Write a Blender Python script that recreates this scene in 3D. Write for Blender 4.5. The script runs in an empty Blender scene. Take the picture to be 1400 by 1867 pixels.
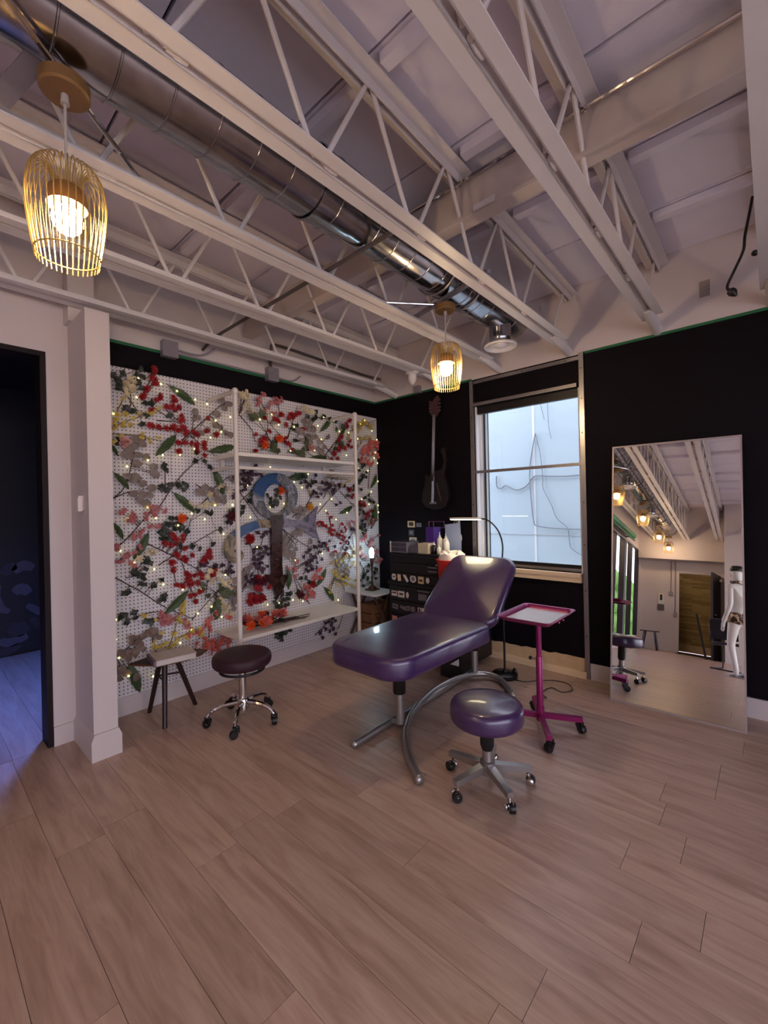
import bpy, bmesh, math, random
from mathutils import Vector, Matrix, Euler
PI = math.pi
sc = bpy.context.scene
COL = sc.collection
random.seed(7)

EXPOSURE = -0.14
SKY_COLOR = (0.94, 0.87, 1.04)
SKY_STRENGTH = 4.6
PENDANT_E, LED_E, TABLE_E, FAIRY_E, BLUE_E = (270, 24, 50, 4, 80)
FLOOR_D, FLOOR_M, FLOOR_L = (168, 136, 121), (189, 158, 143), (202, 173, 157)

# ------------------------------------------------------------------ camera, world, exposure
H = 1.45
YAW, ROLL = math.radians(42.0), 0.0222
cam_d = bpy.data.cameras.new('camera')
cam = bpy.data.objects.new('camera', cam_d)
COL.objects.link(cam)
_f = Vector((-math.sin(YAW), math.cos(YAW), 0)); _r = Vector((math.cos(YAW), math.sin(YAW), 0)); _u = Vector((0, 0, 1))
_n = math.hypot(1, ROLL)
_X = (_r - _u * ROLL) / _n; _Y = (_r * ROLL + _u) / _n; _Z = -_f
cam.matrix_world = Matrix(((_X.x, _Y.x, _Z.x, 0), (_X.y, _Y.y, _Z.y, 0), (_X.z, _Y.z, _Z.z, H), (0, 0, 0, 1)))
cam_d.sensor_fit = 'HORIZONTAL'
cam_d.sensor_width = 36
cam_d.lens = 36 * 788 / 1400
cam_d.shift_y = -9.8 / 1400
cam_d.clip_start = 0.02
sc.camera = cam
sc.view_settings.view_transform = 'Standard'
sc.view_settings.look = 'None'
sc.view_settings.gamma = 1
sc.view_settings.use_curve_mapping = False
sc.view_settings.exposure = EXPOSURE
cy = sc.cycles
cy.max_bounces = 6; cy.diffuse_bounces = 4; cy.glossy_bounces = 3; cy.transmission_bounces = 4; cy.transparent_max_bounces = 8
cy.caustics_reflective = False; cy.caustics_refractive = False
cy.use_adaptive_sampling = True; cy.adaptive_threshold = .08; cy.adaptive_min_samples = 16

def lin(c):
    return tuple(((v / 255) / 12.92 if v / 255 <= .04045 else ((v / 255 + .055) / 1.055) ** 2.4) for v in c)

world = bpy.data.worlds.new('overcast_sky'); sc.world = world
world.use_nodes = True
bg = world.node_tree.nodes['Background']
bg.inputs[0].default_value = (*SKY_COLOR, 1)
bg.inputs[1].default_value = SKY_STRENGTH

def portal(name, loc, rot, sx, sy):
    d = bpy.data.lights.new(name, 'AREA'); d.shape = 'RECTANGLE'; d.size = sx; d.size_y = sy
    d.cycles.is_portal = True
    o = bpy.data.objects.new(name, d); COL.objects.link(o); o.location = loc; o.rotation_euler = rot
    return o
# daylight portals in the window openings
portal('window_portal', (-1.665, 3.90, 1.62), (-PI / 2, 0, 0), .98, 1.56)
portal('window_portal', (2.62, -1.1, 1.20), (0, PI / 2, 0), 2.2, 7.4)
portal('window_portal', (-2.33, -3.6, 1.35), (0, -PI / 2, 0), 2.4, 4.6)

# ------------------------------------------------------------------ materials
MATS = {}
def mat(name, rgb, rough=.6, metal=0., spec=.5, noise=None, bump=None, emit=None, coat=0, alpha=None, trans=0):
    """noise=(scale, amount, stretch_xyz): blotchy colour variation; bump=(scale, strength)"""
    if name in MATS: return MATS[name]
    m = bpy.data.materials.new(name); m.use_nodes = True
    nt = m.node_tree; b = nt.nodes['Principled BSDF']
    c = lin(rgb)
    b.inputs['Base Color'].default_value = (*c, 1)
    b.inputs['Roughness'].default_value = rough
    b.inputs['Metallic'].default_value = metal
    b.inputs['Specular IOR Level'].default_value = spec
    b.inputs['Coat Weight'].default_value = coat; b.inputs['Coat Roughness'].default_value = .09
    b.inputs['Transmission Weight'].default_value = trans
    if alpha is not None: b.inputs['Alpha'].default_value = alpha
    if emit:
        b.inputs['Emission Color'].default_value = (*lin(emit[0]), 1); b.inputs['Emission Strength'].default_value = emit[1]
    if noise or bump:
        tc = nt.nodes.new('ShaderNodeNewGeometry')
        if noise:
            mp = nt.nodes.new('ShaderNodeMapping'); nt.links.new(tc.outputs['Position'], mp.inputs[0])
            mp.inputs['Scale'].default_value = noise[2] if len(noise) > 2 else (1, 1, 1)
            nz = nt.nodes.new('ShaderNodeTexNoise'); nz.inputs['Scale'].default_value = noise[0]; nz.inputs['Detail'].default_value = 5
            nt.links.new(mp.outputs[0], nz.inputs['Vector'])
            mx = nt.nodes.new('ShaderNodeMix'); mx.data_type = 'RGBA'
            k = noise[1]
            mx.inputs[6].default_value = (*[v * (1 - k) for v in c], 1); mx.inputs[7].default_value = (*[min(1, v * (1 + k)) for v in c], 1)
            nt.links.new(nz.outputs['Fac'], mx.inputs[0]); nt.links.new(mx.outputs[2], b.inputs['Base Color'])
        if bump:
            n2 = nt.nodes.new('ShaderNodeTexNoise'); n2.inputs['Scale'].default_value = bump[0]; n2.inputs['Detail'].default_value = 4
            nt.links.new(tc.outputs['Position'], n2.inputs['Vector'])
            bm_ = nt.nodes.new('ShaderNodeBump'); bm_.inputs['Strength'].default_value = bump[1]; bm_.inputs['Distance'].default_value = .01
            nt.links.new(n2.outputs['Fac'], bm_.inputs['Height']); nt.links.new(bm_.outputs[0], b.inputs['Normal'])
    MATS[name] = m
    return m

def glass_mat():
    m = bpy.data.materials.new('window_glass'); m.use_nodes = True; nt = m.node_tree
    nt.nodes.remove(nt.nodes['Principled BSDF'])
    t = nt.nodes.new('ShaderNodeBsdfTransparent'); g = nt.nodes.new('ShaderNodeBsdfGlossy'); g.inputs['Roughness'].default_value = .02
    t.inputs[0].default_value = (.93, .97, .97, 1)
    lw = nt.nodes.new('ShaderNodeLayerWeight'); lw.inputs[0].default_value = .5
    pw = nt.nodes.new('ShaderNodeMath'); pw.operation = 'POWER'; pw.inputs[1].default_value = 5; nt.links.new(lw.outputs['Facing'], pw.inputs[0])
    f = nt.nodes.new('ShaderNodeMath'); f.operation = 'MULTIPLY_ADD'; f.inputs[1].default_value = .5; f.inputs[2].default_value = .03; nt.links.new(pw.outputs[0], f.inputs[0])
    x = nt.nodes.new('ShaderNodeMixShader')
    nt.links.new(f.outputs[0], x.inputs[0]); nt.links.new(t.outputs[0], x.inputs[1]); nt.links.new(g.outputs[0], x.inputs[2])
    nt.links.new(x.outputs[0], nt.nodes['Material Output'].inputs[0])
    return m
M_GLASS = glass_mat()

def floor_mat():
    m = bpy.data.materials.new('pale_oak_vinyl'); m.use_nodes = True; nt = m.node_tree; b = nt.nodes['Principled BSDF']
    N = nt.nodes.new; L = nt.links.new
    g = N('ShaderNodeNewGeometry'); oi = N('ShaderNodeObjectInfo')
    off = N('ShaderNodeVectorMath'); off.operation = 'SCALE'
    cmb = N('ShaderNodeCombineXYZ'); L(oi.outputs['Random'], cmb.inputs[0]); L(oi.outputs['Random'], cmb.inputs[1]); L(oi.outputs['Random'], cmb.inputs[2])
    L(cmb.outputs[0], off.inputs[0]); off.inputs['Scale'].default_value = 37.
    add = N('ShaderNodeVectorMath'); L(g.outputs['Position'], add.inputs[0]); L(off.outputs[0], add.inputs[1])
    mp = N('ShaderNodeMapping'); L(add.outputs[0], mp.inputs[0]); mp.inputs['Scale'].default_value = (1.1, 9, 1)
    nz = N('ShaderNodeTexNoise'); L(mp.outputs[0], nz.inputs['Vector']); nz.inputs['Scale'].default_value = 2.2; nz.inputs['Detail'].default_value = 7; nz.inputs['Roughness'].default_value = .6; nz.inputs['Distortion'].default_value = .7
    mp2 = N('ShaderNodeMapping'); L(add.outputs[0], mp2.inputs[0]); mp2.inputs['Scale'].default_value = (2.5, 60, 1)
    n2 = N('ShaderNodeTexNoise'); L(mp2.outputs[0], n2.inputs['Vector']); n2.inputs['Scale'].default_value = 2.; n2.inputs['Detail'].default_value = 4
    cr = N('ShaderNodeValToRGB'); L(nz.outputs['Fac'], cr.inputs[0])
    cr.color_ramp.elements[0].position = .3; cr.color_ramp.elements[0].color = (*lin(FLOOR_D), 1)
    cr.color_ramp.elements[1].position = .68; cr.color_ramp.elements[1].color = (*lin(FLOOR_L), 1)
    e = cr.color_ramp.elements.new(.5); e.color = (*lin(FLOOR_M), 1)
    mx = N('ShaderNodeMix'); mx.data_type = 'RGBA'; mx.blend_type = 'MULTIPLY'; mx.inputs[0].default_value = .2
    L(cr.outputs[0], mx.inputs[6]); L(n2.outputs['Fac'], mx.inputs[7])
    hv = N('ShaderNodeHueSaturation'); L(mx.outputs[2], hv.inputs['Color'])
    mr = N('ShaderNodeMapRange'); L(oi.outputs['Random'], mr.inputs[0]); mr.inputs[3].default_value = .94; mr.inputs[4].default_value = 1.1
    L(mr.outputs[0], hv.inputs['Value'])
    # scuffs and small dark knots
    vo = N('ShaderNodeTexVoronoi'); L(g.outputs['Position'], vo.inputs['Vector']); vo.inputs['Scale'].default_value = 2.3
    st = N('ShaderNodeMapRange'); L(vo.outputs['Distance'], st.inputs[0]); st.inputs[1].default_value = .012; st.inputs[2].default_value = .035; st.inputs[3].default_value = .45; st.inputs[4].default_value = 1
    m3 = N('ShaderNodeMix'); m3.data_type = 'RGBA'; m3.blend_type = 'MULTIPLY'; m3.inputs[0].default_value = 1
    L(hv.outputs[0], m3.inputs[6]); L(st.outputs[0], m3.inputs[7])
    L(m3.outputs[2], b.inputs['Base Color'])
    rr = N('ShaderNodeMapRange'); L(nz.outputs['Fac'], rr.inputs[0]); rr.inputs[3].default_value = .26; rr.inputs[4].default_value = .40
    L(rr.outputs[0], b.inputs['Roughness'])
    bp = N('ShaderNodeBump'); bp.inputs['Strength'].default_value = .12; bp.inputs['Distance'].default_value = .004
    L(n2.outputs['Fac'], bp.inputs['Height']); L(bp.outputs[0], b.inputs['Normal'])
    b.inputs['Specular IOR Level'].default_value = .45
    return m

def peg_mat():
    m = bpy.data.materials.new('white_pegboard'); m.use_nodes = True; nt = m.node_tree; b = nt.nodes['Principled BSDF']
    N = nt.nodes.new; L = nt.links.new
    g = N('ShaderNodeNewGeometry'); s = N('ShaderNodeSeparateXYZ'); L(g.outputs['Position'], s.inputs[0])
    def cell(o, ofs):
        a = N('ShaderNodeMath'); a.operation = 'MULTIPLY_ADD'; L(o, a.inputs[0]); a.inputs[1].default_value = 1 / .0262; a.inputs[2].default_value = ofs
        f = N('ShaderNodeMath'); f.operation = 'FRACT'; L(a.outputs[0], f.inputs[0])
        d = N('ShaderNodeMath'); d.operation = 'SUBTRACT'; L(f.outputs[0], d.inputs[0]); d.inputs[1].default_value = .5
        return d.outputs[0]
    c = N('ShaderNodeCombineXYZ'); L(cell(s.outputs[1], .2), c.inputs[0]); L(cell(s.outputs[2], .6), c.inputs[1])
    ln = N('ShaderNodeVectorMath'); ln.operation = 'LENGTH'; L(c.outputs[0], ln.inputs[0])
    mr = N('ShaderNodeMapRange'); L(ln.outputs['Value'], mr.inputs[0]); mr.inputs[1].default_value = .15; mr.inputs[2].default_value = .20
    mx = N('ShaderNodeMix'); mx.data_type = 'RGBA'; L(mr.outputs[0], mx.inputs[0])
    mx.inputs[6].default_value = (*lin((52, 38, 42)), 1); mx.inputs[7].default_value = (*lin((226, 218, 220)), 1)
    L(mx.outputs[2], b.inputs['Base Color']); b.inputs['Roughness'].default_value = .5
    return m

def swirl_mat(name, stops, scale=3., patch=None):
    """poured-paint swirls; patch=(y, z, radius, rgb): a painted patch of another colour"""
    m = bpy.data.materials.new(name); m.use_nodes = True; nt = m.node_tree; b = nt.nodes['Principled BSDF']
    N = nt.nodes.new; L = nt.links.new
    g = N('ShaderNodeNewGeometry'); nz = N('ShaderNodeTexNoise'); L(g.outputs['Position'], nz.inputs['Vector'])
    nz.inputs['Scale'].default_value = scale; nz.inputs['Detail'].default_value = 3; nz.inputs['Distortion'].default_value = 2.2
    cr = N('ShaderNodeValToRGB'); L(nz.outputs['Fac'], cr.inputs[0])
    while len(cr.color_ramp.elements) < len(stops): cr.color_ramp.elements.new(.5)
    for e, (p, c) in zip(cr.color_ramp.elements, stops): e.position = p; e.color = (*lin(c), 1)
    L(cr.outputs[0], b.inputs['Base Color']); b.inputs['Roughness'].default_value = .25
    if patch:
        py, pz, pr, pc = patch
        sp = N('ShaderNodeSeparateXYZ'); L(g.outputs['Position'], sp.inputs[0]); cb = N('ShaderNodeCombineXYZ'); L(sp.outputs[1], cb.inputs[1]); L(sp.outputs[2], cb.inputs[2])
        ds = N('ShaderNodeVectorMath'); ds.operation = 'DISTANCE'; L(cb.outputs[0], ds.inputs[0]); ds.inputs[1].default_value = (0, py, pz)
        ad = N('ShaderNodeMath'); ad.operation = 'MULTIPLY_ADD'; L(nz.outputs['Fac'], ad.inputs[0]); ad.inputs[1].default_value = .16; L(ds.outputs['Value'], ad.inputs[2])
        mr = N('ShaderNodeMapRange'); L(ad.outputs[0], mr.inputs[0]); mr.inputs[1].default_value = pr + .06; mr.inputs[2].default_value = pr + .09; mr.inputs[3].default_value = 1; mr.inputs[4].default_value = 0
        mx = N('ShaderNodeMix'); mx.data_type = 'RGBA'; L(mr.outputs[0], mx.inputs[0]); L(cr.outputs[0], mx.inputs[6]); mx.inputs[7].default_value = (*lin(pc), 1)
        L(mx.outputs[2], b.inputs['Base Color'])
    return m

def duct_mat():
    m = bpy.data.materials.new('galvanised_duct'); m.use_nodes = True; nt = m.node_tree; b = nt.nodes['Principled BSDF']
    N = nt.nodes.new; L = nt.links.new
    b.inputs['Metallic'].default_value = 1
    g = N('ShaderNodeNewGeometry'); nz = N('ShaderNodeTexNoise'); L(g.outputs['Position'], nz.inputs['Vector']); nz.inputs['Scale'].default_value = 14
    cr = N('ShaderNodeValToRGB'); L(nz.outputs['Fac'], cr.inputs[0])
    cr.color_ramp.elements[0].color = (*lin((150, 148, 152)), 1); cr.color_ramp.elements[1].color = (*lin((200, 200, 204)), 1)
    L(cr.outputs[0], b.inputs['Base Color'])
    mr = N('ShaderNodeMapRange'); L(nz.outputs['Fac'], mr.inputs[0]); mr.inputs[3].default_value = .12; mr.inputs[4].default_value = .24
    L(mr.outputs[0], b.inputs['Roughness'])
    return m

def strip_wall_mat():
    m = bpy.data.materials.new('tan_stone_strips'); m.use_nodes = True; nt = m.node_tree; b = nt.nodes['Principled BSDF']
    N = nt.nodes.new; L = nt.links.new
    g = N('ShaderNodeNewGeometry'); mp = N('ShaderNodeMapping'); L(g.outputs['Position'], mp.inputs[0]); mp.inputs['Rotation'].default_value = (PI / 2, 0, 0)
    br = N('ShaderNodeTexBrick'); L(mp.outputs[0], br.inputs['Vector']); br.inputs['Scale'].default_value = 1
    br.inputs['Brick Width'].default_value = .42; br.inputs['Row Height'].default_value = .05; br.inputs['Mortar Size'].default_value = .002
    br.inputs['Color1'].default_value = (*lin((196, 172, 120)), 1); br.inputs['Color2'].default_value = (*lin((150, 124, 84)), 1); br.inputs['Mortar'].default_value = (*lin((110, 92, 62)), 1)
    L(br.outputs[0], b.inputs['Base Color']); b.inputs['Roughness'].default_value = .8
    return m

WHITE = mat('white_wall_paint', (210, 197, 196), .65, noise=(1.2, .04))
CEILW = mat('white_deck_paint', (232, 224, 236), .75, noise=(2.5, .09), bump=(18, .25))
STEELW = mat('white_steel_paint', (222, 214, 214), .45, noise=(5, .05))
BEAMW = mat('cream_beam_paint', (206, 190, 182), .6, noise=(4, .08))
BLACKW = mat('black_wall_paint', (13, 6, 14), .65, spec=.15, noise=(3, .25), bump=(60, .1))
GREEN = mat('green_tape', (30, 105, 66), .6)
CHROME = mat('chrome', (215, 210, 208), .08, 1)
ALU = mat('brushed_aluminium', (176, 172, 174), .32, 1)
SATIN = mat('satin_nickel_paint', (168, 162, 160), .35, .8)
BLACKP = mat('black_plastic', (20, 16, 18), .4)
BLACKM = mat('black_metal', (16, 13, 16), .35, .2)
PURPLE = mat('purple_vinyl', (58, 28, 82), .36, spec=.9, coat=.5, noise=(3, .12), bump=(220, .05))
PLUM = mat('plum_vinyl', (52, 25, 36), .5, spec=.35, noise=(3, .12), bump=(220, .05))
MAGENTA = mat('magenta_metal', (140, 28, 92), .3, .35)
PIPEW = mat('white_pipe_paint', (226, 216, 208), .35)
BOARDW = mat('white_laminate', (232, 224, 216), .4)
DARKW = mat('dark_stained_wood', (44, 24, 22), .4, noise=(6, .3, (1, 1, 8)))
CONDUIT = mat('grey_conduit', (146, 138, 146), .4, .25)
CONDD = mat('dull_conduit', (104, 94, 92), .5, .5)
BRASS = mat('brushed_brass', (160, 122, 78), .4, .6, noise=(30, .1))
GOLDW = mat('gold_wire', (206, 176, 112), .3, .7)
BULB = mat('warm_bulb', (255, 240, 220), .3, emit=((255, 220, 172), PENDANT_E))
CREAM = mat('cream_wood_trim', (226, 196, 160), .55, noise=(6, .12))

# ------------------------------------------------------------------ mesh building
class MB:
    def __init__(s): s.v = []; s.f = []; s.mi = []; s.m = 0; s.sm = []
    def add(s, vs, fs, smooth=False):
        o = len(s.v); s.v += [tuple(p) for p in vs]
        for f in fs: s.f.append(tuple(i + o for i in f)); s.mi.append(s.m); s.sm.append(smooth)
        return s
    def box(s, x0, x1, y0, y1, z0, z1):
        v = [(x0, y0, z0), (x1, y0, z0), (x1, y1, z0), (x0, y1, z0), (x0, y0, z1), (x1, y0, z1), (x1, y1, z1), (x0, y1, z1)]
        return s.add(v, [(0, 3, 2, 1), (4, 5, 6, 7), (0, 1, 5, 4), (1, 2, 6, 5), (2, 3, 7, 6), (3, 0, 4, 7)])
    def bar(s, a, b, w, h, up=(0, 0, 1), w2=None, h2=None):
        a, b = Vector(a), Vector(b); d = (b - a).normalized(); sd = d.cross(Vector(up))
        if sd.length < 1e-4: sd = d.cross(Vector((1, 0, 0)))
        sd.normalize(); u = sd.cross(d)
        w2 = w2 or w; h2 = h2 or h; vs = []
        for p, ww, hh in ((a, w, h), (b, w2, h2)):
            for i, j in ((-1, -1), (1, -1), (1, 1), (-1, 1)): vs.append(p + sd * ww / 2 * i + u * hh / 2 * j)
        return s.add(vs, [(3, 2, 1, 0), (4, 5, 6, 7), (0, 1, 5, 4), (1, 2, 6, 5), (2, 3, 7, 6), (3, 0, 4, 7)])
    def tube(s, pts, r, n=8, cap=True, closed=False):
        pts = [Vector(p) for p in pts]; k = len(pts)
        rs = r if isinstance(r, (list, tuple)) else [r] * k
        vs = []; prev = None
        for i, p in enumerate(pts):
            if closed: d = pts[(i + 1) % k] - pts[i - 1]
            else: d = pts[min(i + 1, k - 1)] - pts[max(i - 1, 0)]
            d.normalize()
            if prev is None:
                a = d.cross(Vector((0, 0, 1)))
                if a.length < .05: a = d.cross(Vector((1, 0, 0)))
            else:
                a = prev - d * prev.dot(d)
                if a.length < 1e-5: a = d.cross(Vector((.3, .5, .8)))
            a.normalize(); prev = a; b = d.cross(a)
            for j in range(n): t = 2 * PI * j / n; vs.append(p + (a * math.cos(t) + b * math.sin(t)) * rs[i])
        fs = []
        for i in range(k if closed else k - 1):
            for j in range(n):
                i2 = (i + 1) % k
                fs.append((i * n + j, i * n + (j + 1) % n, i2 * n + (j + 1) % n, i2 * n + j))
        s.add(vs, fs, True)
        if cap and not closed:
            o = len(s.v) - len(vs)
            s.f.append(tuple(o + j for j in range(n))[::-1]); s.mi.append(s.m); s.sm.append(False)
            s.f.append(tuple(o + (k - 1) * n + j for j in range(n))); s.mi.append(s.m); s.sm.append(False)
        return s
    def lathe(s, prof, c=(0, 0, 0), n=24, axis='Z', smooth=True):
        vs = []; fs = []
        for r, h in prof:
            for j in range(n):
                t = 2 * PI * j / n; p = (r * math.cos(t), r * math.sin(t), h)
                if axis == 'X': p = (p[2], p[0], p[1])
                elif axis == 'Y': p = (p[1], p[2], p[0])
                vs.append((c[0] + p[0], c[1] + p[1], c[2] + p[2]))
        k = len(prof)
        for i in range(k - 1):
            for j in range(n): fs.append((i * n + j, i * n + (j + 1) % n, (i + 1) * n + (j + 1) % n, (i + 1) * n + j))
        s.add(vs, fs, smooth); o = len(s.v) - len(vs)
        if prof[0][0] > 1e-6: s.f.append(tuple(o + j for j in range(n))[::-1]); s.mi.append(s.m); s.sm.append(False)
        if prof[-1][0] > 1e-6: s.f.append(tuple(o + (k - 1) * n + j for j in range(n))); s.mi.append(s.m); s.sm.append(False)
        return s
    def sphere(s, c, r, n=12, m=8, sx=1, sy=1, sz=1):
        prof = [(max(1e-7, math.sin(PI * i / m)), -math.cos(PI * i / m)) for i in range(m + 1)]
        o = len(s.v); s.lathe(prof, n=n)
        for i in range(o, len(s.v)):
            p = s.v[i]; s.v[i] = (c[0] + p[0] * r * sx, c[1] + p[1] * r * sy, c[2] + p[2] * r * sz)
        return s
    def prism(s, pts, axis, a, b):
        """polygon pts (p,q) extruded along axis from a to b"""
        n = len(pts)
        def P(p, t): return (t, p[0], p[1]) if axis == 'X' else ((p[0], t, p[1]) if axis == 'Y' else (p[0], p[1], t))
        vs = [P(p, a) for p in pts] + [P(p, b) for p in pts]
        fs = [tuple(range(n))[::-1], tuple(range(n, 2 * n))] + [(i, (i + 1) % n, n + (i + 1) % n, n + i) for i in range(n)]
        return s.add(vs, fs)
    def pad(s, outline, z0, z1, r=.03, dome=.012):
        """cushion: convex outline (x,y) with rolled edges"""
        n = len(outline)
        P = [Vector((p[0], p[1])) for p in outline]
        area = sum(P[i].x * P[(i + 1) % n].y - P[(i + 1) % n].x * P[i].y for i in range(n))
        if area < 0: P.reverse()
        nr = []
        for i in range(n):
            e1 = (P[i] - P[i - 1]).normalized(); e2 = (P[(i + 1) % n] - P[i]).normalized(); t = (e1 + e2).normalized()
            nr.append(Vector((-t.y, t.x)))
        c = sum(P, Vector((0, 0))) / n
        loops = []
        for k in range(5):
            a = k / 4 * PI / 2; loops.append((r * (1 - math.sin(a)), z0 + r * (1 - math.cos(a)), 0))
        for k in range(5):
            a = k / 4 * PI / 2; loops.append((r * (1 - math.cos(a)), z1 - r * (1 - math.sin(a)), 0))
        for q in (.12, .25, .4, .55, .7, .85): loops.append((r, z1, q))
        ax = max(abs(p.x - c.x) for p in P) - r; ay = max(abs(p.y - c.y) for p in P) - r
        vs = []
        for ins, z, q in loops:
            for i in range(n):
                p = P[i] + nr[i] * ins; p = p.lerp(c, q)
                if q: z = z1 + dome * max(0, 1 - min(1, abs(p.x - c.x) / ax) ** 2) * max(0, 1 - min(1, abs(p.y - c.y) / ay) ** 2)
                vs.append((p.x, p.y, z))
        k = len(loops); fs = []
        for i in range(k - 1):
            for j in range(n): fs.append((i * n + j, i * n + (j + 1) % n, (i + 1) * n + (j + 1) % n, (i + 1) * n + j))
        vs.append((c.x, c.y, z1 + dome)); t = len(vs) - 1
        for j in range(n): fs.append(((k - 1) * n + j, (k - 1) * n + (j + 1) % n, t))
        fs.append(tuple(range(n))[::-1])
        return s.add(vs, fs, True)
    def xf(s, mtx, start=0):
        for i in range(start, len(s.v)): s.v[i] = tuple(mtx @ Vector(s.v[i]))
        return s
    def mesh(s, name, mats):
        me = bpy.data.meshes.new(name); me.from_pydata(s.v, [], s.f)
        for m in (mats if isinstance(mats, (list, tuple)) else [mats]): me.materials.append(m)
        me.polygons.foreach_set('material_index', s.mi); me.polygons.foreach_set('use_smooth', s.sm); me.update(); me.set_sharp_from_angle(angle=math.radians(42))
        return me
    def build(s, name, mats, parent=None, loc=None):
        o = bpy.data.objects.new(name, s.mesh(name, mats)); COL.objects.link(o)
        if parent: o.parent = parent
        if loc: o.location = loc
        return o

def inst(name, me, parent=None, loc=(0, 0, 0), rot=(0, 0, 0), scale=(1, 1, 1)):
    o = bpy.data.objects.new(name, me); COL.objects.link(o); o.parent = parent
    o.location = loc; o.rotation_euler = rot; o.scale = scale
    return o
def thing(name, label, cat, loc=(0, 0, 0), rz=0, group=None):
    o = bpy.data.objects.new(name, None); COL.objects.link(o); o.location = loc; o.rotation_euler = (0, 0, rz)
    o.empty_display_size = .05
    return tag(o, label, cat, group)
def tag(o, label, cat, group=None):
    o['label'] = label; o['category'] = cat
    if group: o['group'] = group
    return o
def struct(o, label=None):
    o['kind'] = 'structure'
    if label: o['label'] = label
    return o
def origin(o, loc):
    """put a mesh's origin at loc without moving it"""
    L = Vector(loc); o.data.transform(Matrix.Translation(-L)); o.location = L; return o
def rrect(x0, x1, y0, y1, r, n=5):
    out = []
    for cx, cy, a0 in ((x1 - r, y1 - r, 0), (x0 + r, y1 - r, PI / 2), (x0 + r, y0 + r, PI), (x1 - r, y0 + r, 1.5 * PI)):
        for k in range(n + 1): a = a0 + PI / 2 * k / n; out.append((cx + r * math.cos(a), cy + r * math.sin(a)))
    return out
def smooth_path(p, k=6):
    """Catmull-Rom through points"""
    P = [Vector(q) for q in p]; out = []
    for i in range(len(P) - 1):
        a = P[max(i - 1, 0)]; b = P[i]; c = P[i + 1]; d = P[min(i + 2, len(P) - 1)]
        for j in range(k):
            t = j / k
            out.append(.5 * ((2 * b) + (c - a) * t + (2 * a - 5 * b + 4 * c - d) * t * t + (3 * b - a - 3 * c + d) * t ** 3))
    out.append(P[-1]); return out

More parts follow.
